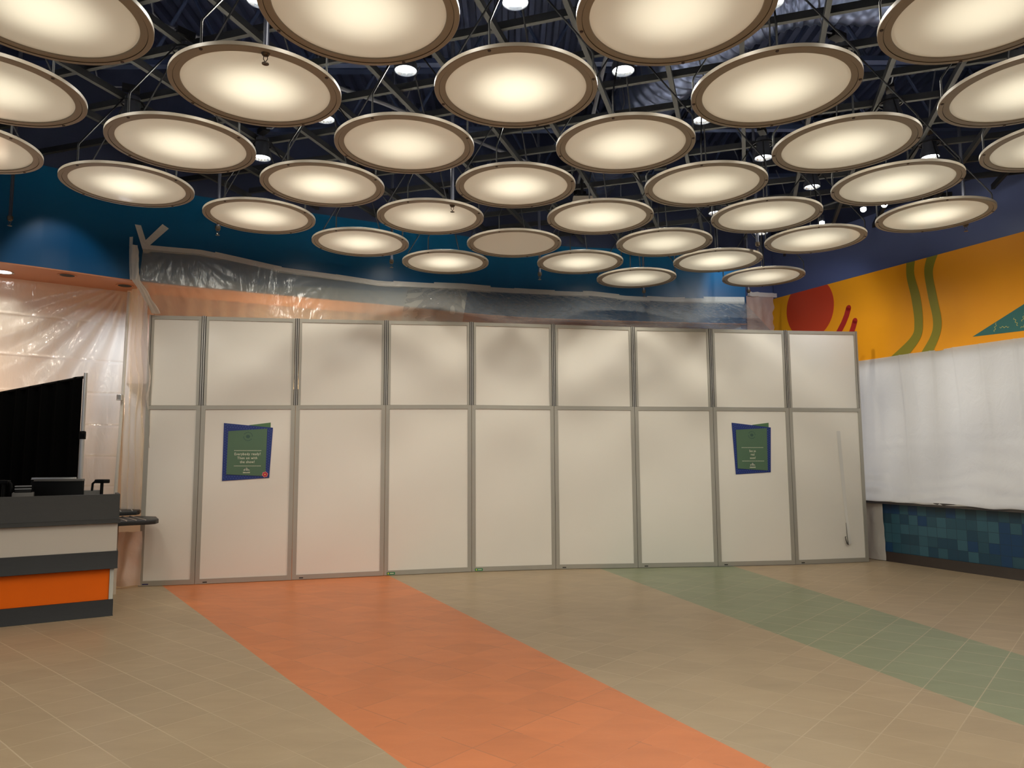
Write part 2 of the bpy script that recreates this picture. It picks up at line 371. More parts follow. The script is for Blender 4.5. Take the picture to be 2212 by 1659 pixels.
FS = smoothline(FY, 6)
def offset(line, d):
    out_ = []
    for i, p in enumerate(line):
        t_ = (line[min(i + 1, len(line) - 1)] - line[max(i - 1, 0)]).normalized()
        out_.append(p + Vector((-t_.y, t_.x, 0)) * d)
    return out_
def wallstrip(bm, line, thick, z0, z1, mi=0):
    back = offset(line, thick)
    for i in range(len(line) - 1):
        a_, b_, c2, d2 = line[i], line[i + 1], back[i + 1], back[i]
        hexa(bm, [(a_.x, a_.y, z0), (b_.x, b_.y, z0), (c2.x, c2.y, z0), (d2.x, d2.y, z0), (a_.x, a_.y, z1), (b_.x, b_.y, z1), (c2.x, c2.y, z1), (d2.x, d2.y, z1)], mi)
bm = NB(); box(bm, -13, 14, -9, 19, -0.1, 0); struct(obj('floor', bm, 'floor', smooth=False))
bm = NB(); wallstrip(bm, FS, 0.12, 4.05, 5.34); struct(obj('wall_back', bm, 'blue', sharp=0.5))
bm = NB(); wallstrip(bm, FS, 0.14, 5.34, 7.5); struct(obj('wall_back_upper', bm, 'dark_navy', sharp=0.5))
# terracotta soffit under the blue wall
bk = offset(FS, 3.2)
bm = NB()
for i in range(len(FS) - 1):
    a_, b_, c2, d2 = FS[i], FS[i + 1], bk[i + 1], bk[i]
    hexa(bm, [(a_.x, a_.y, 4.035), (b_.x, b_.y, 4.035), (c2.x, c2.y, 4.035), (d2.x, d2.y, 4.035), (a_.x, a_.y, 4.049), (b_.x, b_.y, 4.049), (c2.x, c2.y, 4.049), (d2.x, d2.y, 4.049)])
struct(obj('trim_1', bm, 'copper', sharp=0.5))
bm = NB(); wallstrip(bm, bk, 0.1, 0, 4.1); struct(obj('wall_stall', bm, 'tan_wall', sharp=0.5))
# right wall, local frame: x along the wall toward the camera, y outward (away from the room), z up
PA, PB = Vector((5.93, 11.783, 0)), Vector((6.795, 9.863, 0))
RU = (PB - PA).normalized(); RANG = math.atan2(RU.y, RU.x)       # local +y = left normal
def rw(o): o.location = PA; o.rotation_euler = (0, 0, RANG); return o
# outward (away from room) direction is local +y
bm = NB(); box(bm, -2.20, 12, 0.06, 0.2, 4.62, 5.66); rw(struct(obj('wall_right', bm, 'navy', smooth=False)))
bm = NB(); box(bm, -2.20, 12, 0.06, 0.2, 5.66, 7.5); rw(struct(obj('wall_right_upper', bm, 'dark_navy', smooth=False)))
bm = NB(); box(bm, -0.6, 12, 0.0, 0.16, 0.0, 0.90); rw(struct(obj('wall_right_lower', bm, 'mosaic', smooth=False)))
bm = NB(); box(bm, -0.6, 12, -0.02, 0.0, 0.0, 0.15); bevel(bm, 0.004); rw(struct(obj('baseboard_right', bm, 'baseboard')))
# navy corner between blue wall and right wall
_q = PA + RU * -2.2
bm = NB(); wallstrip(bm, [Vector((4.25, 12.95, 0)), Vector((4.40, 13.45, 0)), Vector((_q.x + 0.1, _q.y + 0.1, 0))], 0.1, 0, 7.5); struct(obj('wall_corner', bm, 'navy', smooth=False))
# window mullions behind the white tarp: the glazed opening above the ledge
bm = NB()
for x in (-0.62, 0.56, 1.04, 1.83, 2.26, 3.4, 4.6, 6.0, 7.5): box(bm, x - 0.035, x + 0.035, 0.14, 0.20, 0.97, 3.3)
box(bm, -0.6, 12, 0.14, 0.20, 3.12, 3.25); box(bm, -0.6, 12, 0.14, 0.20, 0.9, 1.0)
w1 = rw(obj('window_1', bm, 'steel', smooth=False)); struct(w1)
bm = NB(); box(bm, -13, 14, -9, 19, 7.45, 7.55)
for i in range(150):
    x = -12.5 + i * 0.17
    hexa(bm, [(x, -9, 7.36), (x + 0.06, -9, 7.36), (x + 0.06, 19, 7.36), (x, 19, 7.36), (x - 0.02, -9, 7.45), (x + 0.08, -9, 7.45), (x + 0.08, 19, 7.45), (x - 0.02, 19, 7.45)])
struct(obj('ceiling', bm, 'dark_navy', smooth=False))

# ------------------------------------------------------------------ mural bulkhead on the right wall
mur = thing('wall_mural', 'orange mural band with red circle, olive waves and teal triangle on the right wall', 'mural', PA, RANG)
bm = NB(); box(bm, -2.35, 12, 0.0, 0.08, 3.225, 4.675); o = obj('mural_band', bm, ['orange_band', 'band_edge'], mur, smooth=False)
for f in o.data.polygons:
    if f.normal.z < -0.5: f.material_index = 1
def arcpts(cx, cz, rx, rz, n=40, a0=0, a1=360): return [(cx + rx * math.cos(R(a0 + (a1 - a0) * k / n)), cz + rz * math.sin(R(a0 + (a1 - a0) * k / n))) for k in range(n)]
bm = NB(); pc = [(x, min(z, 4.674)) for x, z in arcpts(-1.285, 4.33, 0.545, 0.56, 64)]; flat(bm, pc, -0.004, 0.0); obj('mural_circle', bm, 'red', mur, smooth=False)
def ribbon(bm, Lf, Rt, y0, y1, mi=0, n=10):
    def cr_(P, t_):
        i = min(int(t_ * (len(P) - 1)), len(P) - 2); f = t_ * (len(P) - 1) - i
        g_ = lambda k: Vector(P[max(0, min(len(P) - 1, k))])
        p0, p1, p2, p3 = g_(i - 1), g_(i), g_(i + 1), g_(i + 2)
        return 0.5 * ((2 * p1) + (p2 - p0) * f + (2 * p0 - 5 * p1 + 4 * p2 - p3) * f * f + (3 * p1 - p0 - 3 * p2 + p3) * f ** 3)
    m_ = n * (len(Lf) - 1)
    A_ = [cr_(Lf, k / m_) for k in range(m_ + 1)]; B_ = [cr_(Rt, k / m_) for k in range(m_ + 1)]
    for k in range(m_):
        a_, b_, c2, d2 = A_[k], B_[k], B_[k + 1], A_[k + 1]
        v = [bm.verts.new((p[0], y0, p[1])) for p in (a_, b_, c2, d2)]
        f = bm.faces.new(v); f.material_index = mi
for Lf, Rt in (([(0.683, 4.674), (0.675, 4.446), (0.735, 4.084), (0.758, 3.695), (0.680, 3.492), (0.30, 3.226)], [(0.831, 4.674), (0.809, 4.46), (0.887, 4.078), (0.902, 3.735), (0.850, 3.47), (0.63, 3.226)]),
               ([(1.029, 4.674), (0.974, 4.464), (1.011, 4.074), (1.064, 3.706), (1.020, 3.482), (0.835, 3.226)], [(1.206, 4.674), (1.113, 4.431), (1.152, 4.045), (1.200, 3.683), (1.160, 3.462), (1.035, 3.226)])):
    bm = NB(); ribbon(bm, Lf, Rt, -0.004, 0); obj('mural_wave', bm, 'olive', mur, smooth=False)
def capsule(bm, path, w, y, mi=0):
    P = [Vector((p[0], p[1])) for p in path]
    tt = [(P[min(i + 1, len(P) - 1)] - P[max(i - 1, 0)]).normalized() for i in range(len(P))]
    Lf = [p + Vector((-t_.y, t_.x)) * w / 2 for p, t_ in zip(P, tt)]; Rt = [p - Vector((-t_.y, t_.x)) * w / 2 for p, t_ in zip(P, tt)]
    for i in range(len(P) - 1):
        f = bm.faces.new([bm.verts.new((q.x, y, q.y)) for q in (Lf[i], Rt[i], Rt[i + 1], Lf[i + 1])]); f.material_index = mi
    for c_, t_ in ((P[0], tt[0]), (P[-1], tt[-1])):
        f = bm.faces.new([bm.verts.new((c_.x + w / 2 * math.cos(k * math.pi / 8), y, c_.y + w / 2 * math.sin(k * math.pi / 8))) for k in range(16)]); f.material_index = mi
for path, w in (([(-0.44, 4.17), (-0.49, 4.05), (-0.56, 3.93), (-0.66, 3.80), (-0.78, 3.66)], 0.105), ([(-0.325, 3.93), (-0.36, 3.84), (-0.41, 3.74), (-0.47, 3.62)], 0.10)):
    bm = NB(); capsule(bm, path, w, -0.004); obj('mural_stroke', bm, 'deep_red', mur, smooth=False)
bm = NB(); T3 = [(1.646, 3.356), (4.5, 4.67), (4.5, 3.256)]
bm.faces.new([bm.verts.new((p[0], -0.004, p[1])) for p in T3])
rs = random.Random(3); done = []
for _ in range(900):
    x = rs.uniform(1.75, 4.3); zlo = 3.356 - (x - 1.646) * 0.035 + 0.03; zhi = 3.356 + (x - 1.646) * 0.46 - 0.03
    if zhi - zlo < 0.06: continue
    z = rs.uniform(zlo + 0.03, zhi - 0.03)
    if any((x - a_) ** 2 + (z - b_) ** 2 < 0.012 for a_, b_ in done): continue
    done.append((x, z)); an = rs.uniform(0, math.pi); pts = []
    for k in range(15):
        s_ = (k / 14 - 0.5) * 0.12; w_ = 0.011 * math.sin(k / 14 * 5 * math.pi)
        pts.append((x + s_ * math.cos(an) - w_ * math.sin(an), z + s_ * math.sin(an) + w_ * math.cos(an)))
    if all(zl_ < p[1] < 3.356 + (p[0] - 1.646) * 0.455 - 0.005 for p in pts for zl_ in (3.27,)): capsule(bm, pts, 0.007, -0.006, 1)
obj('mural_triangle', bm, ['teal', 'lime'], mur, smooth=False, recalc=False)

# ledge
bm = NB(); box(bm, -0.55, 12, -0.10, 0.16, 0.905, 0.965); bevel(bm, 0.008); o = rw(obj('ledge', bm, 'ledge')); tag(o, 'dark brown window ledge above the blue mosaic tiles', 'ledge')

# white tarp on the window
def tarp(u, v):
    x = -0.75 + 9.5 * u; z = 3.24 - 2.30 * v
    fold = 0.035 * nz(x * 2.3, z * 0.35, 1) + 0.02 * nz(x * 5.5, z * 0.8, 4) + 0.035 * abs(nz(x * 1.1 + z * 0.8, z * 0.9, 9)) * v
    crease = sum(0.03 * math.exp(-((x - c - 0.10 * (v - 0.5) * k) / 0.02) ** 2) * math.exp(-v * d_) for c, k, d_ in ((0.55, 1, 1.2), (0.80, 2.4, 3.2), (1.03, 0.6, 1.0), (1.45, 1.5, 2), (1.82, 1.2, 2.0), (2.25, 0.6, 1.2), (3.1, 1, 1)))
    bot = -0.10 * (v ** 3) - 0.03 * max(0, v - 0.5) * math.sin(z * 26 + 5 * nz(x * 1.3, z * 2, 3)) * (1 + nz(x, z, 2))
    return (x, 0.035 - 0.05 - fold - crease + bot, z + (0.015 * nz(x * 3, 0, 5) if v > 0.98 else 0))
bm = NB(); grid(bm, 380, 90, tarp); o = rw(obj('tarp', bm, 'cloth', sharp=3.1)); tag(o, 'large white tarp hanging over the window below the orange mural', 'tarp')
bm = NB(); grid(bm, 30, 40, lambda u, v: (-0.62 + 0.66 * u + 0.015 * nz(v * 5, 3), -0.035 - 0.02 * math.sin(u * 9 + v) - 0.015 * nz(u * 6, v * 3, 2), 0.90 * (1 - v) + 0.008))
o = rw(obj('cloth_flap', bm, 'cloth', sharp=3.1)); tag(o, 'narrow white cloth flap below the ledge beside the barrier end', 'cloth')

# ------------------------------------------------------------------ the temporary barrier wall
BW = [(-4.975, 9.819), (-4.279, 9.952), (-3.069, 10.256), (-1.848, 10.582), (-0.609, 10.89), (0.642, 11.083), (1.888, 11.171), (3.122, 11.261), (4.357, 11.401), (5.611, 11.644)]
ZM = [2.408, 2.41, 2.427, 2.446, 2.46, 2.452, 2.44, 2.432, 2.423, 2.424]
ZT = [3.647, 3.653, 3.671, 3.698, 3.723, 3.716, 3.684, 3.663, 3.655, 3.671]
def panel_frame(i): # local frame origin at left foot, x along, y away from room
    a_, b_ = Vector((*BW[i], 0)), Vector((*BW[i + 1], 0)); return a_, math.atan2(b_.y - a_.y, b_.x - a_.x), (b_ - a_).length
def bar(bm, x0, x1, y0, y1, zf0, zf1):   # vertical limits as functions of x
    hexa(bm, [(x0, y0, zf0(x0)), (x1, y0, zf0(x1)), (x1, y1, zf0(x1)), (x0, y1, zf0(x0)), (x0, y0, zf1(x0)), (x1, y0, zf1(x1)), (x1, y1, zf1(x1)), (x0, y1, zf1(x0))])
UP = ['narrow white upper panel at the left end of barrier top row', 'white upper panel above the Everybody ready poster', 'white upper panel, third from left in barrier top row', 'white upper panel, fourth from left in barrier top row', 'white upper panel in the middle of barrier top row',
      'white upper panel, sixth from left in barrier top row', 'white upper panel, third from right in barrier top row', 'white upper panel above the See ya real soon poster', 'white upper panel at the right end of barrier top row']
LO = ['narrow white lower panel at the left end of barrier, behind tray shelf', 'white lower barrier panel carrying the Everybody ready poster', 'white lower barrier panel, third from left, scuffed near its foot', 'white lower barrier panel, fourth from left, green sticker on its foot',
      'white lower barrier panel, fifth from left, green sticker on its foot', 'white lower barrier panel, sixth from left, foot on tan and green floor', 'white lower barrier panel, third from right, foot on green floor', 'white lower barrier panel carrying the See ya real soon poster', 'white lower barrier panel at the right end with peeling tape strip']
for i in range(9):
    a_, ang, wd = panel_frame(i)
    z1 = lambda x, i=i, wd=wd: ZM[i] + (ZM[i + 1] - ZM[i]) * x / wd
    z2 = lambda x, i=i, wd=wd: ZT[i] + (ZT[i + 1] - ZT[i]) * x / wd
    t_ = thing('lower_barrier_panel', LO[i], 'wall panel', a_, ang, 'lower panels of the white barrier')
    g = 0.003; fw = 0.056
    bm = NB()
    bar(bm, g, g + fw, 0, 0.04, lambda x: 0.006, z1); bar(bm, wd - g - fw, wd - g, 0, 0.04, lambda x: 0.006, z1)
    bar(bm, g + fw, wd - g - fw, 0, 0.04, lambda x: 0.006, lambda x: 0.07); bar(bm, g + fw, wd - g - fw, 0, 0.04, lambda x: z1(x) - 0.055, z1)
    obj('frame', bm, 'alu', t_, smooth=False)
    bm = NB(); bar(bm, g + fw - 0.01, wd - g - fw + 0.01, 0.012, 0.026, lambda x: 0.06, lambda x: z1(x) - 0.045); obj('infill_panel', bm, 'white_panel', t_, smooth=False)
    bm = NB(); x0 = 0.10 if i else 0.055
    if i in (3, 4):
        x0 = 0.042 + 0.006 * (i - 3)
        flat(bm, [(x0, 0.012), (x0 + 0.115, 0.012), (x0 + 0.115, 0.048), (x0, 0.048)], -0.002, 0, 0)
        flat(bm, arcpts(x0 + 0.022, 0.030, 0.011, 0.012, 12), -0.003, -0.0005, 1); flat(bm, [(x0 + 0.045, 0.024), (x0 + 0.10, 0.024), (x0 + 0.10, 0.036), (x0 + 0.045, 0.036)], -0.003, -0.0005, 2)
        s_ = obj('sticker', bm, ['sticker_green', 'yellow', 'cream'], t_, smooth=False); s_['label'] = 'small green sticker with yellow spot'
    else:
        flat(bm, [(x0, 0.020), (x0 + (0.075 if i == 0 else 0.055), 0.020), (x0 + (0.075 if i == 0 else 0.055), 0.034), (x0, 0.034)], -0.002, 0)
        obj('sticker', bm, 'sticker_blue' if i == 0 else 'sticker_black', t_, smooth=False)
    t_ = thing('upper_barrier_panel', UP[i], 'wall panel', a_, ang, 'upper panels of the white barrier')
    e0 = 0.031; sw = 0.035
    bm = NB()
    bar(bm, e0, e0 + sw, 0.004, 0.036, lambda x: z1(x) + 0.003, z2); bar(bm, wd - e0 - sw, wd - e0, 0.004, 0.036, lambda x: z1(x) + 0.003, z2)
    bar(bm, e0 + sw, wd - e0 - sw, 0.004, 0.036, lambda x: z2(x) - 0.05, z2)
    obj('frame', bm, 'alu', t_, smooth=False)
    bm = NB(); bar(bm, e0 + sw - 0.01, wd - e0 - sw + 0.01, 0.014, 0.028, lambda x: z1(x) + 0.003, lambda x: z2(x) - 0.04); obj('infill_panel', bm, 'white_panel', t_, smooth=False)
for i in range(10):
    a_, ang, wd = panel_frame(min(i, 8)); p = Vector((*BW[i], 0))
    if i in (0,): p += Vector((math.cos(ang), math.sin(ang), 0)) * 0.03
    if i == 9: p -= Vector((math.cos(ang), math.sin(ang), 0)) * 0.03
    lab = 'aluminium grooved post at the left end of barrier top row' if i == 0 else ('aluminium grooved post at the right end of barrier top row' if i == 9 else 'grooved aluminium post, %s joint from left in barrier top row' % ORD[i - 1])
    t_ = thing('barrier_post', lab, 'post', p, ang, 'grooved posts between upper barrier panels')
    h0, h1 = ZM[i] + 0.002, ZT[i] + 0.006
    bm = NB(); box(bm, -0.029, 0.029, 0.010, 0.045, h0, h1); obj('post_core', bm, 'groove', t_, smooth=False)
    bm = NB()
    if i not in (0, 9):
        box(bm, -0.020, -0.006, 0.0, 0.012, h0, h1); box(bm, 0.006, 0.020, 0.0, 0.012, h0, h1)
    else:
        s_ = -1 if i == 0 else 1
        box(bm, min(s_ * 0.028, s_ * 0.006), max(s_ * 0.028, s_ * 0.006), 0.0, 0.012, h0, h1)
    obj('post_strip', bm, 'alu_strip', t_, smooth=False)

# posters ----------------------------------------------------------
def text_mesh(name, s_, size, x, z, parent, mat, y=-0.011, squash=1.0):
    cu = bpy.data.curves.new(name, 'FONT'); cu.body = s_; cu.size = size; cu.align_x = 'CENTER'; cu.extrude = 0.0006; cu.resolution_u = 3; cu.offset = 0.0004; cu.space_character = 1.12
    to = bpy.data.objects.new(name, cu); COL.objects.link(to)
    me = bpy.data.meshes.new_from_object(to.evaluated_get(bpy.context.evaluated_depsgraph_get()))
    bpy.data.objects.remove(to)
    me.materials.clear(); me.materials.append(M[mat])
    o = bpy.data.objects.new(name, me); COL.objects.link(o); o.parent = parent
    o.location = (x, y, z); o.rotation_euler = (R(90), 0, 0); o.scale = (squash, 1, 1); return o
def poster(i, label, blue, green, tab, lines, emb, d1, d2, logo, flower):
    a_, ang, wd = panel_frame(i)
    t_ = thing('poster', label, 'poster', a_ + Vector((0, 0, 0)), ang, 'blue and green notices on the barrier')
    Y = 0.012
    bm = NB(); flat(bm, tab, Y - 0.005, Y); obj('back_sheet', bm, 'poster_green2', t_, smooth=False)
    bm = NB(); flat(bm, blue, Y - 0.009, Y - 0.005); 
    bl = [Vector(p) for p in blue]; n = 0
    for (p, q) in ((bl[0], bl[1]), (bl[1], bl[2]), (bl[2], bl[3]), (bl[3], bl[0])):
        d_ = (q - p); Ln = d_.length; d_.normalize(); nn = Vector((d_.y, -d_.x))
        for row in (0.022, 0.050):
            k = int(Ln / 0.036)
            for j in range(1, k):
                c_ = p + d_ * (j + (0.5 if row > 0.03 else 0)) * 0.036 + nn * row
                s_ = 0.0035
                f = bm.faces.new([bm.verts.new((c_.x + a1, Y - 0.0095, c_.y + b1)) for a1, b1 in ((-s_, -s_), (s_, -s_), (s_, s_), (-s_, s_))]); f.material_index = 1
    obj('blue_sheet', bm, ['poster_blue', 'poster_dot'], t_, smooth=False, recalc=False)
    bm = NB(); flat(bm, green, Y - 0.016, Y - 0.010); obj('green_sheet', bm, 'poster_green', t_, smooth=False)
    bm = NB(); cx, cz, rr = emb
    for k in range(14):
        if k % 7 == 6: continue
        a0, a1 = k * 360 / 14, (k + 0.8) * 360 / 14
        o_, i_ = arcpts(cx, cz, rr, rr, 4, a0, a1 + 6), arcpts(cx, cz, rr * 0.84, rr * 0.84, 4, a0, a1 + 6)
        bm.faces.new([bm.verts.new((p[0], Y - 0.0165, p[1])) for p in o_ + i_[::-1]])
    bm.faces.new([bm.verts.new((p[0], Y - 0.0165, p[1])) for p in arcpts(cx, cz, rr * 0.45, rr * 0.38, 14)])
    obj('emblem', bm, 'poster_dark', t_, smooth=False)
    bm = NB()
    for p, q in (d1, d2):
        for k in range(22):
            c_ = Vector(p).lerp(Vector(q), k / 21)
            bm.faces.new([bm.verts.new((c_.x + a1, Y - 0.0165, c_.y + b1)) for a1, b1 in ((-0.0048, -0.0042), (0.0048, -0.0042), (0.0048, 0.0042), (-0.0048, 0.0042))])
    obj('dotted_line', bm, 'cream', t_, smooth=False)
    for s_, x, z, sq in lines: text_mesh('lettering', s_, 0.050, x, z - 0.018, t_, 'cream', Y - 0.0172, sq)
    bm = NB(); lx, lz = logo
    flat(bm, arcpts(lx, lz + 0.018, 0.040, 0.030, 20), Y - 0.017, Y - 0.016, 1)
    for k, (dx, h) in enumerate(((-0.034, 0.020), (-0.022, 0.030), (-0.004, 0.044), (0.008, 0.040), (0.022, 0.026), (0.036, 0.016))):
        flat(bm, [(lx + dx - 0.004, lz + 0.004), (lx + dx + 0.004, lz + 0.004), (lx + dx + 0.002, lz + 0.004 + h), (lx + dx - 0.002, lz + 0.004 + h)], Y - 0.0185, Y - 0.017, 0)
    for k in range(6): flat(bm, [(lx - 0.045 + k * 0.016, lz - 0.03), (lx - 0.034 + k * 0.016, lz - 0.03), (lx - 0.036 + k * 0.016, lz - 0.012), (lx - 0.043 + k * 0.016, lz - 0.012)], Y - 0.0185, Y - 0.017, 0)
    obj('logo', bm, ['cream', 'poster_dark'], t_, smooth=False)
    if flower:
        bm = NB(); fx_, fz_ = flower
        for k in range(6):
            an = R(60 * k + 15)
            flat(bm, arcpts(fx_ + 0.024 * math.cos(an), fz_ + 0.024 * math.sin(an), 0.0165, 0.0165, 12), Y - 0.019, Y - 0.016, 0)
            flat(bm, arcpts(fx_ + 0.020 * math.cos(an), fz_ + 0.020 * math.sin(an), 0.0125, 0.0125, 12), Y - 0.020, Y - 0.0185, 1)
        flat(bm, arcpts(fx_, fz_, 0.010, 0.010, 12), Y - 0.0215, Y - 0.0195, 2)
        obj('flower', bm, ['pink', 'flower_red', 'gold'], t_, smooth=False)
poster(1, 'blue and green poster reading Everybody ready with a red flower', [(0.303, 2.171), (0.951, 2.109), (0.918, 1.412), (0.303, 1.377)], [(0.365, 2.059), (0.875, 2.095), (0.867, 1.436), (0.355, 1.465)],
       [(0.60, 2.10), (0.635, 2.144), (0.918, 2.181), (0.921, 2.0), (0.7, 2.0)], [('Everybody ready?', 0.625, 1.745, 0.86), ('Then on with', 0.624, 1.690, 0.86), ('the show!', 0.625, 1.636, 0.86)],
       (0.624, 1.985, 0.062), ((0.456, 1.792), (0.798, 1.79)), ((0.456, 1.58), (0.798, 1.577)), (0.617, 1.51), (0.862, 1.459))
poster(7, 'blue and green poster reading See ya real soon near the right end', [(0.297, 2.19), (0.932, 2.115), (0.902, 1.42), (0.335, 1.391)], [(0.357, 2.079), (0.863, 2.104), (0.851, 1.447), (0.365, 1.481)],
       [(0.60, 2.10), (0.636, 2.157), (0.901, 2.188), (0.898, 2.0), (0.7, 2.0)], [('See ya', 0.614, 1.752, 0.74), ('real', 0.614, 1.698, 0.74), ('soon!', 0.615, 1.645, 0.74)],
       (0.612, 1.997, 0.060), ((0.445, 1.803), (0.785, 1.802)), ((0.448, 1.595), (0.79, 1.593)), (0.607, 1.52), None)
# peeling tape strip on last panel
a_, ang, wd = panel_frame(8)
t_ = thing('tape_strip', 'long strip of white tape peeling off the right end barrier panel', 'tape', a_, ang)
Lp = [(0.818, 0.008, 2.06), (0.836, 0.006, 1.7), (0.856, 0.002, 1.19), (0.884, -0.004, 0.757), (0.905, -0.02, 0.469), (0.893, -0.028, 0.276)]
Rp = [(0.887, 0.010, 2.06), (0.901, 0.009, 1.7), (0.918, -0.004, 1.19), (0.922, -0.02, 0.756), (0.945, -0.030, 0.469), (0.965, -0.022, 0.296)]
bm = NB()
for k in range(50):
    f0 = k / 50 * 5; i0 = min(int(f0), 4); g0 = f0 - i0; f1 = (k + 1) / 50 * 5; i1 = min(int(f1), 4); g1 = f1 - i1
    q = [Vector(Lp[i0]).lerp(Vector(Lp[i0 + 1]), g0), Vector(Rp[i0]).lerp(Vector(Rp[i0 + 1]), g0), Vector(Rp[i1]).lerp(Vector(Rp[i1 + 1]), g1), Vector(Lp[i1]).lerp(Vector(Lp[i1 + 1]), g1)]
    bm.faces.new([bm.verts.new(p) for p in q])
bmesh.ops.remove_doubles(bm, verts=bm.verts, dist=1e-5); obj('tape_band', bm, 'strip', t_, sharp=3.1)
bm = NB(); tube(bm, [(0.885, -0.02, 0.62), (0.893, -0.03, 0.36), (0.899, -0.03, 0.285), (0.878, -0.035, 0.30), (0.858, -0.04, 0.35), (0.848, -0.04, 0.405), (0.862, -0.04, 0.408)], [0.003, 0.005, 0.011, 0.010, 0.009, 0.007, 0.006], 6); obj('curled_end', bm, 'grey_plastic', t_)

# ------------------------------------------------------------------ plastic sheets
TAPE = [(-5.00, 4.50), (-4.93, 4.535), (-4.33, 4.558), (-3.40, 4.446), (-2.05, 4.392), (-0.80, 4.488), (0.32, 4.507), (1.40, 4.527), (2.01, 4.481), (2.81, 4.462), (4.25, 4.50)]
def tz(x):
    for (a0, b0), (a1, b1) in zip(TAPE, TAPE[1:]):
        if x <= a1: return b0 + (b1 - b0) * (x - a0) / (a1 - a0)
    return 4.5
fpts = [p for p in FS if p.x >= -5.3]
def fasc(x):
    for p, q in zip(FS, FS[1:]):
        if p.x <= x <= q.x: return p.y + (q.y - p.y) * (x - p.x) / (q.x - p.x)
    return FS[-1].y
def barr(x, arr=None):
    for i, ((x0, y0), (x1, y1)) in enumerate(zip(BW, BW[1:])):
        if x <= x1 or i == 8:
            f = (x - x0) / (x1 - x0); return y0 + (y1 - y0) * f, ZT[i] + (ZT[i + 1] - ZT[i]) * f
def over(u0, u1, seed, amp, fine):
    def fn(u, v):
        uu = u0 + (u1 - u0) * u
        xt = -4.93 + (4.22 + 4.93) * uu; xb = -4.93 + (4.15 + 4.93) * uu
        yt, zt_ = fasc(xt) - 0.02, tz(xt) - 0.05
        yb, zb_ = barr(xb); yb += 0.05; zb_ -= 0.01
        x, z = xt + (xb - xt) * v, zt_ + (zb_ - zt_) * v
        ks = (zt_ - 4.03) / (zt_ - zb_); yk = min(yt + (yb - yt) * ks, fasc(x) - 0.07)
        y = yt + (yk - yt) * (v / ks) if v < ks else yk + (yb - yk) * ((v - ks) / (1 - ks))
        e = math.sin(math.pi * min(1, max(0, v))) ** 0.5
        # fans of pleats pulled toward a few taped points
        d_ = 0
        for (cx_, sgn) in ((-4.6, 1), (-2.6, -1), (-0.9, 1), (0.6, -1), (2.2, 1), (3.6, -1)):
            an = math.atan2(x - cx_, 0.15 + v); d_ += math.exp(-((x - cx_) / 0.9) ** 2) * math.sin(an * 22 + seed) * 0.5
        n_ = amp * e * (d_ * 0.7 + nz(x * 2.2, v * 1.5, seed) * 1.5) + fine * e * nz(x * 9, v * 9, seed + 3)
        return (x, y - abs(n_) * 0.6, z - 0.03 * e * (0.4 + 0.6 * nz(x * 0.7, 0, seed)) + n_ * 0.6)
    return fn
bm = NB(); grid(bm, 220, 40, over(0.0, 0.46, 2.0, 0.020, 0.006)); o = obj('plastic_sheet', bm, 'film_left', sharp=3.1)
tag(o, 'clear plastic sheet from blue wall to left half of barrier top', 'plastic sheet')
bm = NB(); grid(bm, 420, 60, over(0.36, 1.0, 6.0, 0.035, 0.010)); o = obj('plastic_sheet', bm, 'film_right', sharp=3.1)
tag(o, 'crumpled glossy plastic sheet from blue wall to right half of barrier top', 'plastic sheet')
# tape pieces along the upper edge
cuts = [(-4.90, -4.10, 0.0), (-4.15, -3.35, 0.03), (-3.45, -2.6, 0.0), (-2.65, -1.75, 0.02), (-1.85, -1.15, 0.03), (-1.25, -0.35, 0.07), (-0.45, 0.15, 0.03), (0.05, 0.75, 0.05), (0.65, 1.35, 0.0), (1.25, 1.9, 0.04), (1.85, 2.45, 0.0), (2.4, 3.1, 0.045), (3.0, 3.6, 0.0), (3.45, 4.22, 0.06)]
for k, (x0, x1, dz) in enumerate(cuts):
    bm = NB(); rs = random.Random(k)
    tl = rs.uniform(-0.015, 0.015); hh = 0.085 if dz < 0.06 else 0.12
    grid(bm, 8, 2, lambda u, v: (x0 + (x1 - x0) * u, fasc(x0 + (x1 - x0) * u) - 0.012 - 0.004 * (k % 3), tz(x0 + (x1 - x0) * u) + dz * 0.4 - 0.015 - hh * v + tl * (u - 0.5) + 0.03))
    o = obj('tape_strip', bm, 'tape', sharp=3.1); tag(o, 'white tape on blue wall, %s strip from left along the plastic edge' % ORD[k], 'tape', 'tape strips along the plastic sheet edge')
for k, (P, lab) in enumerate([([(-5.02, 4.80), (-4.96, 4.80), (-4.86, 4.44), (-4.92, 4.42)], 'white tape strip sticking up straight at the plastic sheet corner'),
                ([(-4.74, 4.86), (-4.67, 4.81), (-4.89, 4.50), (-4.94, 4.55)], 'white tape strip slanting up right at the plastic sheet corner')]):
    bm = NB(); v = [bm.verts.new((x, fasc(x) - 0.02 - 0.006 * k, z)) for x, z in P]; bm.faces.new(v); o = obj('tape_strip', bm, 'tape', smooth=False); tag(o, lab, 'tape')
bm = NB(); grid(bm, 2, 14, lambda u, v: (-5.07 + 0.05 * u + 0.03 * v * v, fasc(-5.05) - 0.02 - 0.01 * u, 4.62 - 0.58 * v)); o = obj('tape_strip', bm, 'tape', sharp=3.1); tag(o, 'white tape running down the left edge of the plastic sheet', 'tape')
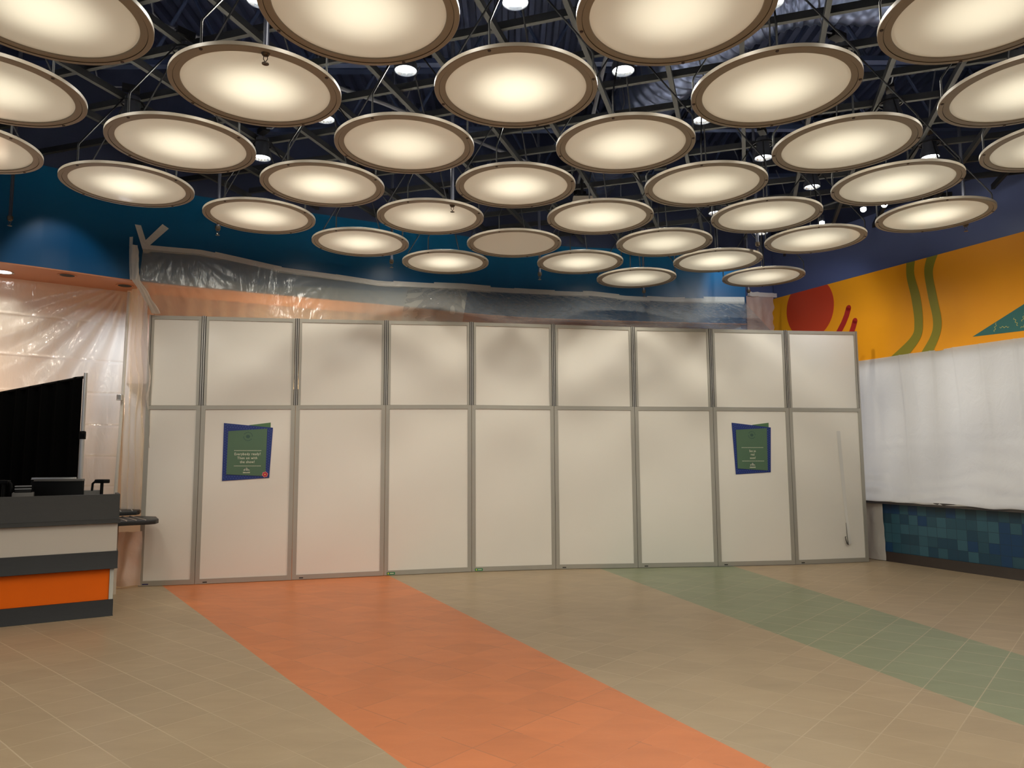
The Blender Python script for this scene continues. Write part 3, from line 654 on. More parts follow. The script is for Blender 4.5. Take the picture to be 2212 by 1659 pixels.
# gathered seam from the fascia corner to the barrier's top left corner
def seam(u, v):
    p = Vector((-5.0, 9.37, 4.5)).lerp(Vector((-4.95, 9.38, 4.03)), v * 1.7) if v < 0.588 else Vector((-4.95, 9.38, 4.03)).lerp(Vector((-4.86, 9.78, 3.66)), (v - 0.588) / 0.412)
    an = u * 2 * math.pi; r_ = 0.035 + 0.012 * math.sin(an * 3 + v * 9) + 0.015 * nz(v * 8, u * 3, 2)
    return p + Vector((math.cos(an) * r_ * 1.3, math.sin(an) * r_ * 0.6, 0))
bm = NB(); grid(bm, 24, 60, seam); o = obj('plastic_seam', bm, 'tape', sharp=3.1); tag(o, 'bunched taped edge of plastic above the left end of barrier', 'plastic sheet')
# hanging sheet in front of the stall on the left
def hang(P0, P1, zt_, zb_, conv, seed, amp):
    P0, P1 = Vector(P0), Vector(P1); L_ = (P1 - P0).length; d_ = (P1 - P0).normalized(); n_ = Vector((d_.y, -d_.x, 0))
    def fn(u, v):
        p = P0.lerp(P1, u); z = zt_ + (zb_ - zt_) * v; s_ = u * L_
        rad = math.atan2((L_ - s_), 0.12 + (zt_ - z)) * 26 if conv else s_ * 9
        w_ = math.exp(-((L_ - s_) / 1.1) ** 2) if conv else 1
        am = amp * (0.25 + w_) * min(1, v * 6 + 0.1)
        dd = am * math.sin(rad + 2 * nz(s_, z, seed)) + 0.05 * nz(s_ * 1.2, z * 0.8, seed) * min(1, v * 4) + 0.012 * nz(s_ * 6, z * 1.5, seed + 1)
        for zc in (3.55, 3.02, 2.58, 2.14, 1.72, 1.32):
            dd += 0.010 * math.exp(-((z - zc - 0.10 * (1 - u) * (zc > 2.9)) / 0.012) ** 2)
        return p + n_ * dd + Vector((0, 0, z))
    return fn
bm = NB(); grid(bm, 260, 220, hang((-9.6, 6.95, 0), (-5.43, 10.07, 0), 4.033, 0.99, True, 3, 0.02)); o = obj('plastic_curtain', bm, 'film_hang', sharp=3.1)
tag(o, 'tall crinkled plastic curtain hanging from the terracotta soffit', 'plastic curtain')
def strip_(u, v):
    p = Vector((-5.43, 10.07, 4.04)).lerp(Vector((-4.90, 9.60, 4.04)), u); q = Vector((-5.42, 10.12, 0.02)).lerp(Vector((-4.90, 9.90, 0.02)), u)
    r_ = p.lerp(q, min(1, v * 1.15) if v < 0.87 else 1); r_.z = 4.04 - 3.05 * v
    k = 0.018 * math.sin(u * 26 + 3 * nz(u * 3, v * 6, 1)) + 0.03 * nz(u * 3, v * 4, 5)
    return r_ + Vector((-0.6, -0.7, 0)) * k
bm = NB(); grid(bm, 60, 200, strip_); o = obj('plastic_curtain', bm, 'film_hang', sharp=3.1); tag(o, 'narrow pinkish plastic strip hanging against the left end of barrier', 'plastic curtain')
bm = NB(); tube(bm, [(-5.33, 9.93, 4.0), (-5.36, 9.95, 2.6), (-5.42, 9.98, 1.0)], 0.022, 8); o = obj('zip_pole', bm, 'tape'); tag(o, 'slim white pole at the corner of the plastic curtain', 'pole')
bm = NB(); box(bm, -0.035, 0.035, -0.03, 0.03, -0.04, 0.04); bevel(bm, 0.008); o = obj('clamp', bm, 'steel', loc=(-5.36, 9.88, 2.52)); tag(o, 'small grey clamp on the slim white pole', 'clamp')
# curtain run behind the barrier, only its top shows
ln = [p for p in offset(FS, 0.75) if p.x > -5.5]
def behind(u, v):
    f = u * (len(ln) - 1); i = min(int(f), len(ln) - 2); p = ln[i].lerp(ln[i + 1], f - i)
    return Vector((p.x, p.y - 0.03 * nz(p.x * 5, v * 2, 3) - 0.015 * math.sin(p.x * 30), 4.04 - 1.3 * v))
bm = NB(); grid(bm, 300, 20, behind); o = obj('plastic_curtain', bm, 'film_peach', sharp=3.1); tag(o, 'plastic curtain under the soffit behind the barrier top', 'plastic curtain')
# torn peach scrap at the blue wall's right end
def scrap(u, v):
    p = Vector((4.24, 12.88, 0)).lerp(Vector((4.98, 13.45, 0)), u * (0.93 + 0.10 * nz(v * 9, 2) - 0.12 * v)); return Vector((p.x, p.y - 0.03 * nz(u * 5, v * 5, 8), 4.55 + 0.10 * u - 1.2 * v))
bm = NB(); grid(bm, 20, 40, scrap); o = obj('plastic_scrap', bm, 'film_peach', sharp=3.1); tag(o, 'torn peach plastic scrap between blue wall and orange mural', 'plastic sheet')
bm = NB(); grid(bm, 12, 3, lambda u, v: (4.26 + 0.75 * u, 12.86 + 0.60 * u, 4.62 + 0.10 * u - 0.08 * v + 0.02 * nz(u * 8, 1))); o = obj('tape_strip', bm, 'tape', sharp=3.1); tag(o, 'crumpled white tape over the torn peach scrap by the mural', 'tape')

# recessed fittings in the soffit
for (x, y, lab, em) in [(-6.386, 8.936, 'lit recessed downlight in the terracotta soffit at photo left edge', True), (-5.699, 9.12, 'unlit recessed downlight in the middle of the terracotta soffit', False), (-5.268, 9.70, 'broken downlight opening at the corner of the terracotta soffit', False)]:
    t_ = thing('recessed_downlight', lab, 'downlight', (x, y, 4.035), 0, 'recessed downlights in the soffit')
    bm = NB(); lathe(bm, [(0.085, -0.002), (0.112, -0.006), (0.112, 0.0), (0.085, 0.0)], 28, closed=True); obj('trim_ring', bm, 'alu_strip' if em else 'copper', t_)
    bm = NB(); lathe(bm, [(0.0, -0.003), (0.085, -0.003)], 24); obj('lens', bm, M['bulb'] if em else M['groove'], t_, smooth=False)
    if em: light('downlight_light', 'SPOT', (x, y, 4.02), 60, WARM, (x, y, 0), spot_size=R(120), spot_blend=0.8, shadow_soft_size=0.06)

# ------------------------------------------------------------------ pipe and drape
bm = NB()
def drape(u, v):
    x = -7.6 + (7.6 - 5.32) * u; y = 9.02 - 0.10 * u; top = 2.27 + (2.71 - 2.27) * u + (0.015 * nz(x * 4, 1))
    return (x, y + 0.025 * math.sin(x * 34 + 2 * nz(x * 2, 0)) , top + (0.25 - top) * v)
grid(bm, 260, 30, drape); 
t_ = thing('pipe_and_drape', 'black drape on aluminium pipe stand behind the counter', 'drape', (0, 0, 0)); obj('black_drape', bm, 'black_cloth', t_, sharp=3.1)
bm = NB(); tube(bm, [(-5.265, 8.9, 0.01), (-5.265, 8.9, 2.02)], 0.027, 16); obj('post_lower_tube', bm, 'steel', t_)
bm = NB(); tube(bm, [(-5.265, 8.9, 1.98), (-5.265, 8.9, 2.745)], 0.022, 16); obj('post_upper_tube', bm, 'steel', t_)
bm = NB(); lathe(bm, [(0.026, 1.93), (0.038, 1.93), (0.038, 2.02), (0.026, 2.03)], 16, closed=True, c=(-5.265, 8.9)); box(bm, -5.255, -5.215, 8.86, 8.89, 1.955, 1.995); obj('post_collar', bm, 'black', t_)
bm = NB(); tube(bm, [(-7.6, 9.03, 2.29), (-5.265, 8.91, 2.70)], 0.018, 8); obj('cross_bar', bm, 'black', t_)
bm = NB(); lathe(bm, [(0.0, 0.0), (0.2, 0.0), (0.2, 0.012), (0.0, 0.015)], 4, c=(-5.265, 8.9)); obj('base_plate', bm, 'black', t_)

# ------------------------------------------------------------------ counter, local frame at the right front foot
CA = math.atan2(8.055 - 7.544, -4.338 + 5.196)
ct = thing('service_counter', 'service counter banded in charcoal, white and orange at the left edge', 'counter', (-4.338, 8.055, 0), CA)
def cbox(name, x0, x1, y0, y1, z0, z1, mat, bv=0.004, par=None):
    bm = NB(); box(bm, x0, x1, y0, y1, z0, z1); bevel(bm, bv); return obj(name, bm, mat, par or ct)
cbox('plinth', -3.2, 0.0, 0.0, 0.85, 0.0, 0.175, 'charcoal2')
cbox('orange_panel', -3.2, -0.045, 0.03, 0.82, 0.175, 0.51, 'counter_orange', 0.002)
cbox('corner_trim', -0.045, -0.005, 0.022, 0.82, 0.175, 0.51, 'alu', 0.002)
cbox('slate_band', -3.2, 0.025, -0.02, 0.86, 0.505, 0.692, 'charcoal2')
cbox('white_panel', -3.2, 0.01, 0.0, 0.84, 0.692, 0.995, 'counter_white', 0.002)
cbox('upper_band', -3.2, 0.02, -0.01, 0.03, 1.03, 1.305, 'charcoal')
cbox('upper_band_lip', -3.2, 0.035, -0.03, 0.85, 0.992, 1.035, 'charcoal')
cbox('end_band', -0.015, 0.02, 0.03, 0.40, 1.03, 1.305, 'charcoal')
cbox('worktop', -3.2, 0.0, 0.03, 0.84, 1.035, 1.06, 'charcoal')
def cl(x, y, z):     # world -> place on counter
    return (x, y, z)
# grey back upstand boxes
def bx(name, label, cat, cx, cy, w, d, z0, z1, mat, rz=CA, bv=0.006):
    bm = NB(); box(bm, -w / 2, w / 2, -d / 2, d / 2, 0, z1 - z0); bevel(bm, bv)
    o = obj(name, bm, mat, loc=(cx, cy, z0)); o.rotation_euler = (0, 0, rz); return tag(o, label, cat)
def monitor(label, xl, xr, y, ztop, zbot, tilt, topmat, rz):
    w = xr - xl
    t_ = thing('monitor', label, 'monitor', ((xl + xr) / 2, y, 1.06), rz)
    bm = NB(); box(bm, -w / 2, w / 2, -0.02, 0.02, zbot - 1.06, ztop - 1.075); bevel(bm, 0.006); sc = obj('screen_housing', bm, 'black', t_)
    bm = NB(); box(bm, -w / 2 + 0.01, w / 2 - 0.005, -0.026, 0.035, ztop - 1.078, ztop - 1.055); bevel(bm, 0.004); obj('top_edge', bm, topmat, t_)
    bm = NB(); box(bm, -0.06, 0.06, 0.02, 0.06, 0.015, zbot - 1.06 + 0.1); obj('stand', bm, 'black', t_, smooth=False)
    bm = NB(); box(bm, -0.12, 0.12, -0.07, 0.10, 0, 0.018); bevel(bm, 0.005); obj('stand_foot', bm, 'black', t_)
    return t_
monitor('black monitor seen from behind on the counter', -5.37, -4.83, 8.22, 1.462, 1.12, 0, 'grey_plastic', 0.06)
monitor('farther black monitor with silver top edge, against the drape', -5.60, -5.10, 8.52, 1.472, 1.12, 0, 'steel', 0.03)
def scanner(label, x, y, z, s=1.0, rz=0.0):
    t_ = thing('barcode_scanner', label, 'scanner', (x, y, 1.06), rz)
    h = z - 1.06
    bm = NB(); tube(bm, [(0, 0, 0.01), (0, 0, h - 0.05)], 0.017 * s, 10); obj('stand_pole', bm, 'black', t_)
    bm = NB(); lathe(bm, [(0.0, 0.0), (0.055, 0.0), (0.05, 0.012), (0.0, 0.014)], 20); obj('stand_foot', bm, 'black', t_)
    bm = NB(); prism(bm, [(-0.075, -0.025), (0.03, -0.03), (0.085, -0.012), (0.085, 0.012), (0.03, 0.03), (-0.075, 0.025)], h - 0.055, h - 0.012); bevel(bm, 0.008); obj('scanner_head', bm, 'black', t_)
    bm = NB(); tube(bm, [(-0.07, 0, h - 0.03), (-0.105, 0, h - 0.06), (-0.11, 0, h - 0.14)], 0.013 * s, 8); obj('handle', bm, 'black', t_)
    return t_
scanner('black barcode scanner on a stand at the right end of counter', -4.66, 8.30, 1.47)
scanner('black barcode scanner on a stand at the left of counter', -5.60, 8.05, 1.475, rz=2.9)
bx('card_reader', 'grey card reader box beside the left scanner', 'card reader', -5.60, 7.78, 0.06, 0.07, 1.06, 1.36, 'grey_plastic')
p_ = thing('receipt_printer', 'dark receipt printer with two pale edges left of the monitor', 'printer', (-5.36, 8.02, 1.06), CA)
bm = NB(); box(bm, -0.10, 0.10, -0.07, 0.07, 0, 0.27); bevel(bm, 0.008); obj('printer_body', bm, 'grey_plastic', p_)
bm = NB(); box(bm, -0.075, 0.075, -0.06, 0.06, 0.27, 0.345); bevel(bm, 0.006); obj('printer_lid', bm, 'black', p_)
bm = NB(); box(bm, -0.077, 0.077, -0.064, -0.058, 0.305, 0.312); box(bm, -0.077, 0.077, -0.064, -0.058, 0.335, 0.342); obj('pale_edge', bm, 'steel', p_, smooth=False)
bx('card_holder', 'low grey box on counter between monitor and right scanner', 'box', -4.80, 8.33, 0.20, 0.10, 1.06, 1.335, 'grey_plastic')

# tray rails
def trayrail(label, corners, z, nridge):
    t_ = thing('tray_shelf', label, 'shelf', (0, 0, 0))
    bm = NB(); prism(bm, corners, z - 0.055, z); bevel(bm, 0.008); obj('slab', bm, 'charcoal2', t_)
    a_, b_, c2, d2 = [Vector((p[0], p[1], z)) for p in (corners[0], corners[1], corners[-2], corners[-1])]
    for k in range(nridge):
        f = (k + 0.6) / nridge
        p, q = a_.lerp(b_, f), d2.lerp(c2, f - 0.10 if f > 0.1 else 0)
        bm = NB(); tube(bm, [p + Vector((0, 0, 0.004)), q + Vector((0, 0, 0.004))], 0.007, 6); obj('metal_ridge', bm, 'steel', t_)
    return t_
trayrail('slatted dark tray shelf with rounded end jutting in front of the barrier', [(-5.30, 8.62), (-4.50, 9.10), (-4.455, 9.17), (-4.48, 9.30), (-4.70, 9.68), (-4.96, 9.76), (-5.62, 9.30)], 0.93, 9)
trayrail('slatted dark tray shelf under the plastic curtain, farther back', [(-5.48, 9.24), (-4.985, 9.735), (-5.0, 9.84), (-5.30, 10.5), (-6.0, 9.9)], 1.0, 5)
bm = NB(); box(bm, -0.9, 0.0, 0, 0.5, 0.0, 0.875); bevel(bm, 0.004); o = obj('stall_base', bm, 'tan_wall', loc=(-4.98, 9.30, 0)); o.rotation_euler = (0, 0, CA)
tag(o, 'tan cabinet under the front tray shelf behind the counter', 'cabinet')
bm = NB(); grid(bm, 30, 50, lambda u, v: (-5.25 + 0.33 * u + 0.06 * v * (u - 0.5), 9.62 + 0.12 * u - 0.03 * math.sin(u * 11 + v * 2) - 0.04 * nz(u * 3, v * 3, 7), 0.70 * (1 - v) + 0.03)); o = obj('plastic_wrap', bm, 'film_peach', sharp=3.1)
tag(o, 'brownish loose plastic wrap on the floor under the tray shelf', 'plastic sheet')

# ------------------------------------------------------------------ ceiling discs
DISCS = [(0, -1.5, -2.862, 4.203), (0, -0.5, -0.921, 4.227), (0, 0.5, 1.025, 4.255), (0, 1.5, 2.966, 4.261), (1, -2, -3.856, 5.16), (1, -1, -1.889, 5.174), (1, 0, 0.042, 5.214), (1, 1, 1.995, 5.239), (1, 2, 3.948, 5.261),
 (2, -2.5, -4.832, 6.139), (2, -1.5, -2.889, 6.149), (2, -0.5, -0.935, 6.186), (2, 0.5, 1.016, 6.212), (2, 1.5, 2.978, 6.233), (2, 2.5, 4.908, 6.239), (3, -2, -3.865, 7.099), (3, -1, -1.901, 7.117), (3, 0, 0.049, 7.185),
 (3, 1, 1.987, 7.184), (3, 2, 3.934, 7.176), (4, -1.5, -2.872, 8.074), (4, -0.5, -0.926, 8.132), (4, 0.5, 1.03, 8.17), (4, 1.5, 2.944, 8.152), (4, 2.5, 4.897, 8.167), (5, -1, -1.935, 9.109), (5, 0, 0.038, 9.191),
 (5, 1, 1.984, 9.2), (5, 2, 3.897, 9.089), (6, -0.5, -0.933, 10.081), (6, 0.5, 0.981, 10.134), (6, 1.5, 2.926, 10.082), (7, 1, 1.943, 11.075), (7, 2, 3.906, 11.04)]
ZD = 4.42; GA = R(180 - 17.9)
ROWN = ['nearest row, cut by photo top', 'second row from the camera', 'third row from the camera', 'fourth row from the camera', 'fifth row from the camera', 'third farthest row', 'second farthest row', 'farthest row']
rows = {}
for d_ in DISCS: rows.setdefault(d_[0], []).append(d_)
def place(r, k, n):
    if n == 2: return ['left', 'right'][k]
    if n == 3: return ['left', 'middle', 'right'][k]
    if n == 4: return ['leftmost', 'second from left', 'third from left', 'rightmost'][k]
    if n == 5: return ['leftmost', 'second from left', 'middle', 'fourth from left', 'rightmost'][k]
    return ['leftmost', 'second from left', 'third from left', 'fourth from left', 'fifth from left', 'rightmost'][k]
# prototype
proto = thing('disc_lamp', 'x', 'ceiling lamp', (0, 0, ZD), 0, 'round lamp discs hung from the ceiling grid')
bm = NB()
lathe(bm, [(0.528, 0.010), (0.530, 0.004), (0.5735, 0.0035), (0.5735, 0.012), (0.5765, 0.012), (0.5765, 0.0), (0.606, 0.0), (0.611, 0.004), (0.611, 0.030), (0.600, 0.034), (0.545, 0.034), (0.528, 0.030)], 96, closed=True)
rim = obj('rim', bm, ['rim', 'rim_groove'], proto, sharp=0.4)
for f in rim.data.polygons:
    c_ = f.center; rr = math.hypot(c_.x, c_.y)
    if 0.5725 < rr < 0.5775 and c_.z > 0.002 and c_.z < 0.02: f.material_index = 1
bm = NB(); lathe(bm, [(0.0, 0.012), (0.15, 0.0121), (0.3, 0.0124), (0.45, 0.0130), (0.535, 0.014)], 64); obj('diffuser', bm, 'diffuser', proto)
for k in range(4):
    an = GA + k * math.pi / 2; c, s = math.cos(an), math.sin(an)
    bm = NB(); lathe(bm, [(0.0, -0.006), (0.010, -0.006), (0.013, 0.0), (0.0, 0.0)], 10, c=(0.592 * c, 0.592 * s)); obj('bolt', bm, 'bolt', proto)
    bm = NB(); tube(bm, [(0.592 * c, 0.592 * s, 0.02), (0.592 * c, 0.592 * s, 0.19), (0.585 * c, 0.585 * s, 0.215), (0.115 * c, 0.115 * s, 0.88)], 0.0075, 6); obj('suspension_rod', bm, 'rod', proto)
bm = NB(); lathe(bm, [(0.108, 0.87), (0.122, 0.87), (0.122, 0.885), (0.108, 0.885)], 20, closed=True); obj('hanging_ring', bm, 'rod', proto)
# prototype can
cproto = thing('spotlight_can', 'x', 'ceiling spotlight', (0, 0, 5.13), 0, 'black spotlight cans above the discs')
bm = NB(); lathe(bm, [(0.098, 0.0), (0.102, 0.002), (0.102, 0.05), (0.075, 0.13), (0.072, 0.235), (0.0, 0.235), (0.0, 0.225), (0.066, 0.22), (0.069, 0.12), (0.096, 0.04)], 28, closed=True); obj('housing', bm, 'can', cproto)
bm = NB(); lathe(bm, [(0.0965, 0.004), (0.088, 0.03), (0.065, 0.07), (0.04, 0.09)], 28); obj('reflector', bm, 'reflector', cproto)
bm = NB(); lathe(bm, [(0.0, 0.016), (0.04, 0.018), (0.086, 0.03)], 24); obj('bulb', bm, 'bulb', cproto)
bm = NB(); tube(bm, [(0, 0, 0.23), (0, 0, 0.27)], 0.012, 8); box(bm, -0.06, 0.10, -0.04, 0.04, 0.30, 0.36); obj('bracket', bm, 'rod', cproto)
bm = NB(); tube(bm, [(0.10, 0, 0.33), (0.20, 0.02, 0.30), (0.32, 0.05, 0.36), (0.37, 0.08, 0.55), (0.30, 0.12, 0.80), (0.22, 0.14, 1.0)], 0.008, 6); obj('power_cable', bm, 'conduit', cproto)
first = True
for r in sorted(rows):
    row = sorted(rows[r], key=lambda d_: d_[2])
    for k, (rr, cc, x, y) in enumerate(row):
        if first: o, c_ = proto, cproto; first = False; o.location = (x, y, ZD); c_.location = (x, y, 5.13)
        else: o, c_ = copy_tree(proto, (x, y, ZD)), copy_tree(cproto, (x, y, 5.13))
        off = (r == 5 and k == 1)
        pl = place(r, k, len(row))
        o['label'] = ('unlit round white ceiling disc, ' if off else 'glowing round ceiling disc, ') + pl + ' in ' + ROWN[r]
        c_['label'] = 'black spotlight can over the disc ' + pl + ' in ' + ROWN[r]
        c_.rotation_euler = (0, 0, random.uniform(0, 6.28))
        e1 = P_WIDE * (0.25 if off else random.uniform(0.85, 1.12)); e2 = 0 if off else P_SPOT * random.uniform(0.8, 1.15)
        light('can_flood', 'SPOT', (x, y, 5.11), e1, WARM, (x, y, 0), spot_size=R(150), spot_blend=0.6, shadow_soft_size=0.08)
        if e2: light('can_core', 'SPOT', (x, y, 5.11), e2 * 4, WARM, (x, y, 0), spot_size=R(64), spot_blend=1.0, shadow_soft_size=0.06)

# ------------------------------------------------------------------ ceiling strut grid
POLY = [(-9.3, 2.0), (-9.3, 6.0), (-6.2, 8.35), (-5.0, 9.3), (-3.6, 10.05), (-2.2, 10.85), (-0.1, 11.95), (2.0, 12.45), (4.2, 12.8), (4.9, 13.5), (6.7, 9.8), (10.2, 2.0)]
def inside(x, y):
    c = False; n = len(POLY)
    for i in range(n):
        x0, y0 = POLY[i]; x1, y1 = POLY[(i + 1) % n]
        if (y0 > y) != (y1 > y) and x < (x1 - x0) * (y - y0) / (y1 - y0) + x0: c = not c
    return c
GT = R(18.0)
va = Vector((-math.cos(GT), math.sin(GT), 0)); vb = Vector((math.sin(GT), math.cos(GT), 0))
def strut(base, dirv, z, label, group):
    ss = [s_ * 0.05 for s_ in range(-400, 401)]
    ok = [s_ for s_ in ss if inside(*(base + dirv * s_).to_2d())]
    if not ok: return
    s0, s1 = min(ok), max(ok); L_ = s1 - s0; mid = base + dirv * (s0 + s1) / 2
    t_ = thing('ceiling_strut', label, 'ceiling beam', (mid.x, mid.y, z), math.atan2(dirv.y, dirv.x), group)
    bm = NB(); box(bm, -L_ / 2, L_ / 2, -0.02, 0.02, 0.006, 0.07); obj('channel', bm, 'strut', t_, smooth=False)
    bm = NB(); box(bm, -L_ / 2, L_ / 2, -0.022, 0.022, 0.0, 0.006); obj('bottom_flange', bm, 'flange_lit', t_, smooth=False)
offs = [3.75, 4.42, 5.08, 5.72, 6.40, 7.03, 7.69, 8.33, 9.0, 9.68, 10.38, 11.05, 11.75]
for k, q in enumerate(offs): strut(vb * q, va, 5.42, 'black ceiling grid beam running left to right, %s from the camera' % ORD[k], 'left to right beams of the ceiling grid')
offs2 = [-8.0, -7.3, -6.65, -6.0, -5.32, -4.65, -4.0, -3.35, -2.7, -2.05, -1.41, -0.75, -0.07, 0.6, 1.28, 1.95, 2.6, 3.27, 3.97, 4.66, 5.3, 5.95, 6.6]
names2 = ORD + ['nineteenth', 'twentieth', 'twenty-first', 'twenty-second', 'twenty-third']
for k, q in enumerate(sorted(offs2, reverse=True)): strut(va * q, vb, 5.34, 'ceiling grid beam running away from camera, %s from the left' % names2[k], 'front to back beams of the ceiling grid')

# joists, pipes, duct under the roof deck
for k, y in enumerate((4.6, 6.4, 8.2, 10.0, 11.8)):
    t_ = thing('roof_truss', 'dark navy roof truss above the grid, %s from the camera' % ORD[k], 'truss', (0, y, 0), 0, 'roof trusses')
    bm = NB(); box(bm, -10, 9, -0.05, 0.05, 6.32, 6.38); obj('bottom_chord', bm, 'truss', t_, smooth=False)
    bm = NB(); box(bm, -10, 9, -0.07, 0.07, 7.24, 7.34); obj('top_chord', bm, 'truss', t_, smooth=False)
    bm = NB(); n = 20
    for j in range(n):
        x0 = -10 + j * 19 / n; xm = x0 + 19 / n / 2; x1 = x0 + 19 / n
        tube(bm, [(x0, 0, 6.36), (xm, 0, 7.26)], 0.022, 6); tube(bm, [(xm, 0, 7.26), (x1, 0, 6.36)], 0.022, 6)
    obj('web_bars', bm, 'truss', t_)
for k, (P, lab) in enumerate([([(-8, 6.9, 6.15), (-2, 5.9, 6.15), (0.5, 5.4, 6.1), (8, 4.3, 6.1)], 'grey conduit crossing the ceiling nearest the camera'), ([(-7, 3.5, 5.85), (-1.5, 8.2, 5.85), (0.9, 10.6, 5.85)], 'grey conduit running diagonally across the ceiling'), ([(1.0, 5.0, 5.9), (1.05, 12.0, 5.9)], 'grey pipe running straight back under the duct')]):
    bm = NB(); tube(bm, P, 0.025, 8); o = obj('conduit', bm, 'conduit'); tag(o, lab, 'pipe', 'ceiling conduits')
def spline(P, n):
    out_ = []; m_ = len(P); V = [Vector(p) for p in P]
    for i in range(m_ - 1):
        p0, p1, p2, p3 = V[max(i - 1, 0)], V[i], V[i + 1], V[min(i + 2, m_ - 1)]
        for k in range(n):
            t1 = k / n; out_.append(0.5 * ((2 * p1) + (p2 - p0) * t1 + (2 * p0 - 5 * p1 + 4 * p2 - p3) * t1 * t1 + (3 * p1 - p0 - 3 * p2 + p3) * t1 ** 3))
    out_.append(V[-1]); return out_
pth = spline([(1.35, 12.3, 6.35), (1.55, 10.4, 6.35), (1.85, 8.8, 6.35), (2.25, 7.7, 6.4), (3.0, 7.15, 6.55), (4.2, 7.0, 6.5), (5.6, 6.6, 6.55), (7.5, 6.2, 6.5)], 26)
bm = NB(); tube(bm, pth, [0.37 + 0.022 * (i % 3 == 0) for i in range(len(pth))], 28); o = obj('air_duct', bm, 'duct', sharp=0.9); tag(o, 'large shiny spiral air duct curving under the roof on the right', 'air duct')

# sprinkler drops
for k, (x, y, z, lab) in enumerate([(-1.66, 4.68, 4.35, 'sprinkler drop in front of the second disc of the second row'), (-0.64, 7.7, 4.35, 'sprinkler drop in front of a fifth row disc left of centre'), (2.23, 12.0, 4.35, 'sprinkler drop hanging below the farthest left disc'), (-3.52, 8.48, 4.35, 'sprinkler drop below the leftmost fifth row disc'),
      (-1.69, 10.02, 4.35, 'sprinkler drop left of the left disc in second farthest row'), (0.43, 10.78, 4.35, 'sprinkler drop over blue wall in the middle of the photo'), (-5.74, 8.08, 4.35, 'sprinkler drop in front of the blue wall at photo left'), (4.0, 12.02, 4.35, 'sprinkler drop by the blue wall right corner'),
      (5.47, 8.5, 4.35, 'sprinkler drop under the rightmost fifth row disc'), (3.31, 9.51, 4.42, 'sprinkler drop at the right edge of a second farthest row disc')]):
    t_ = thing('sprinkler_drop', lab, 'sprinkler', (x, y, z), 0, 'sprinkler drops between the discs')
    bm = NB(); tube(bm, [(0, 0, 0.10), (0, 0, 2.95)], 0.019, 12); obj('drop_pipe', bm, 'pipe', t_)
    bm = NB(); lathe(bm, [(0, 0.11), (0.031, 0.11), (0.031, 0.075), (0.022, 0.06), (0.012, 0.055), (0.0, 0.055)], 14); tube(bm, [(0.012, 0, 0.06), (0.014, 0, 0.035), (0, 0, 0.012)], 0.003, 5); tube(bm, [(-0.012, 0, 0.06), (-0.014, 0, 0.035), (0, 0, 0.012)], 0.003, 5); obj('sprinkler_head', bm, 'brass', t_)
    bm = NB(); lathe(bm, [(0, 0.012), (0.006, 0.010), (0.024, 0.004), (0.024, 0.0), (0, 0.004)], 14); obj('deflector', bm, 'brass', t_)

# small projector hung from the grid
t_ = thing('projector', 'small pale projector hanging from the grid in the middle of ceiling', 'projector', (0.95, 9.35, 5.0))
bm = NB(); box(bm, -0.13, 0.13, -0.10, 0.10, 0.0, 0.10); bevel(bm, 0.012); obj('projector_body', bm, 'counter_white', t_)
bm = NB(); lathe(bm, [(0, -0.02), (0.035, -0.02), (0.035, 0.0), (0, 0.0)], 16, c=(-0.05, -0.05)); obj('lens', bm, 'steel', t_)
bm = NB(); tube(bm, [(0, 0, 0.1), (0, 0, 0.34)], 0.02, 8); box(bm, -0.08, 0.08, -0.05, 0.05, 0.10, 0.14); obj('hanger', bm, 'rod', t_)
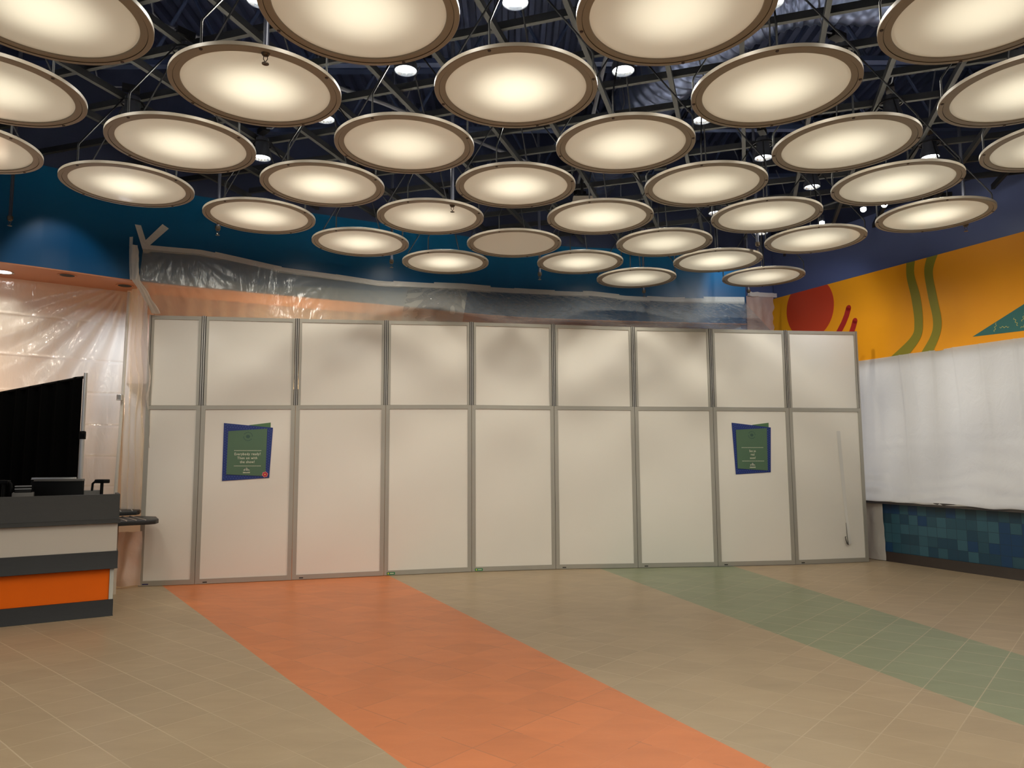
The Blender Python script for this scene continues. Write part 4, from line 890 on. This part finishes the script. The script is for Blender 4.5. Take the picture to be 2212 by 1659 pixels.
# track spotlights on the right
bm = NB(); tube(bm, [(4.45, 10.75, 5.36), (5.36, 9.3, 5.36)], 0.018, 8); o = obj('lighting_track', bm, 'strut'); tag(o, 'thin black lighting track carrying bright spotlights by the navy wall', 'lighting track')
for k, (x, y, z, lab) in enumerate([(4.95, 9.9, 5.10, 'bright bare track spotlight, left of the pair by the navy wall'), (5.06, 9.77, 5.12, 'bright bare track spotlight, right of the pair by the navy wall'), (4.62, 10.5, 5.10, 'bright track spotlight above the right disc of second farthest row')]):
    x += 0.12 * (k == 1)
    t_ = thing('track_spotlight', lab, 'spotlight', (x, y, z), 0, 'track spotlights by the navy wall')
    bm = NB(); lathe(bm, [(0, 0.0), (0.02, -0.02), (0.038, 0.0), (0.038, 0.03), (0, 0.05)], 14); obj('bulb', bm, emat('track_bulb', (0.95, 0.98, 1), 30), t_)
    bm = NB(); lathe(bm, [(0.036, 0.035), (0.04, 0.05), (0.035, 0.13), (0, 0.14)], 14); tube(bm, [(0, 0, 0.13), (0, 0, 0.25)], 0.01, 6); obj('housing', bm, 'can', t_)
    light('track_light', 'SPOT', (x, y, z - 0.04), 45, (0.95, 0.97, 1), (x - 1.2 + k, 13.2, 3.4), spot_size=R(75), spot_blend=0.7, shadow_soft_size=0.03)

# wall washers that pool on the blue wall
light('wall_washer_light', 'SPOT', (-5.05, 7.75, 5.25), 45, (0.9, 0.97, 1), (-5.62, 8.85, 3.95), spot_size=R(48), spot_blend=0.6, shadow_soft_size=0.05)
light('wall_washer_light', 'SPOT', (3.7, 12.3, 5.25), 25, (0.85, 0.97, 1), (3.9, 12.9, 4.6), spot_size=R(80), spot_blend=0.8, shadow_soft_size=0.05)
light('stall_light', 'POINT', (-3.4, 11.0, 2.7), 60, (1.0, 0.82, 0.42), shadow_soft_size=0.1)
light('mural_fill_light', 'SPOT', (4.4, 5.6, 5.25), 170, WARM, (8.0, 7.9, 4.2), spot_size=R(95), spot_blend=0.9, shadow_soft_size=0.08)  # unseen spot added to brighten the mural and the navy wall
light('stall_light', 'AREA', (-5.75, 10.7, 3.4), 24, (0.85, 0.9, 1.0), (-5.35, 10.0, 1.8), size=0.4)
light('stall_light', 'AREA', (-7.6, 9.9, 2.6), 34, (1.0, 0.66, 0.45), (-7.0, 9.0, 2.2), size=0.8)
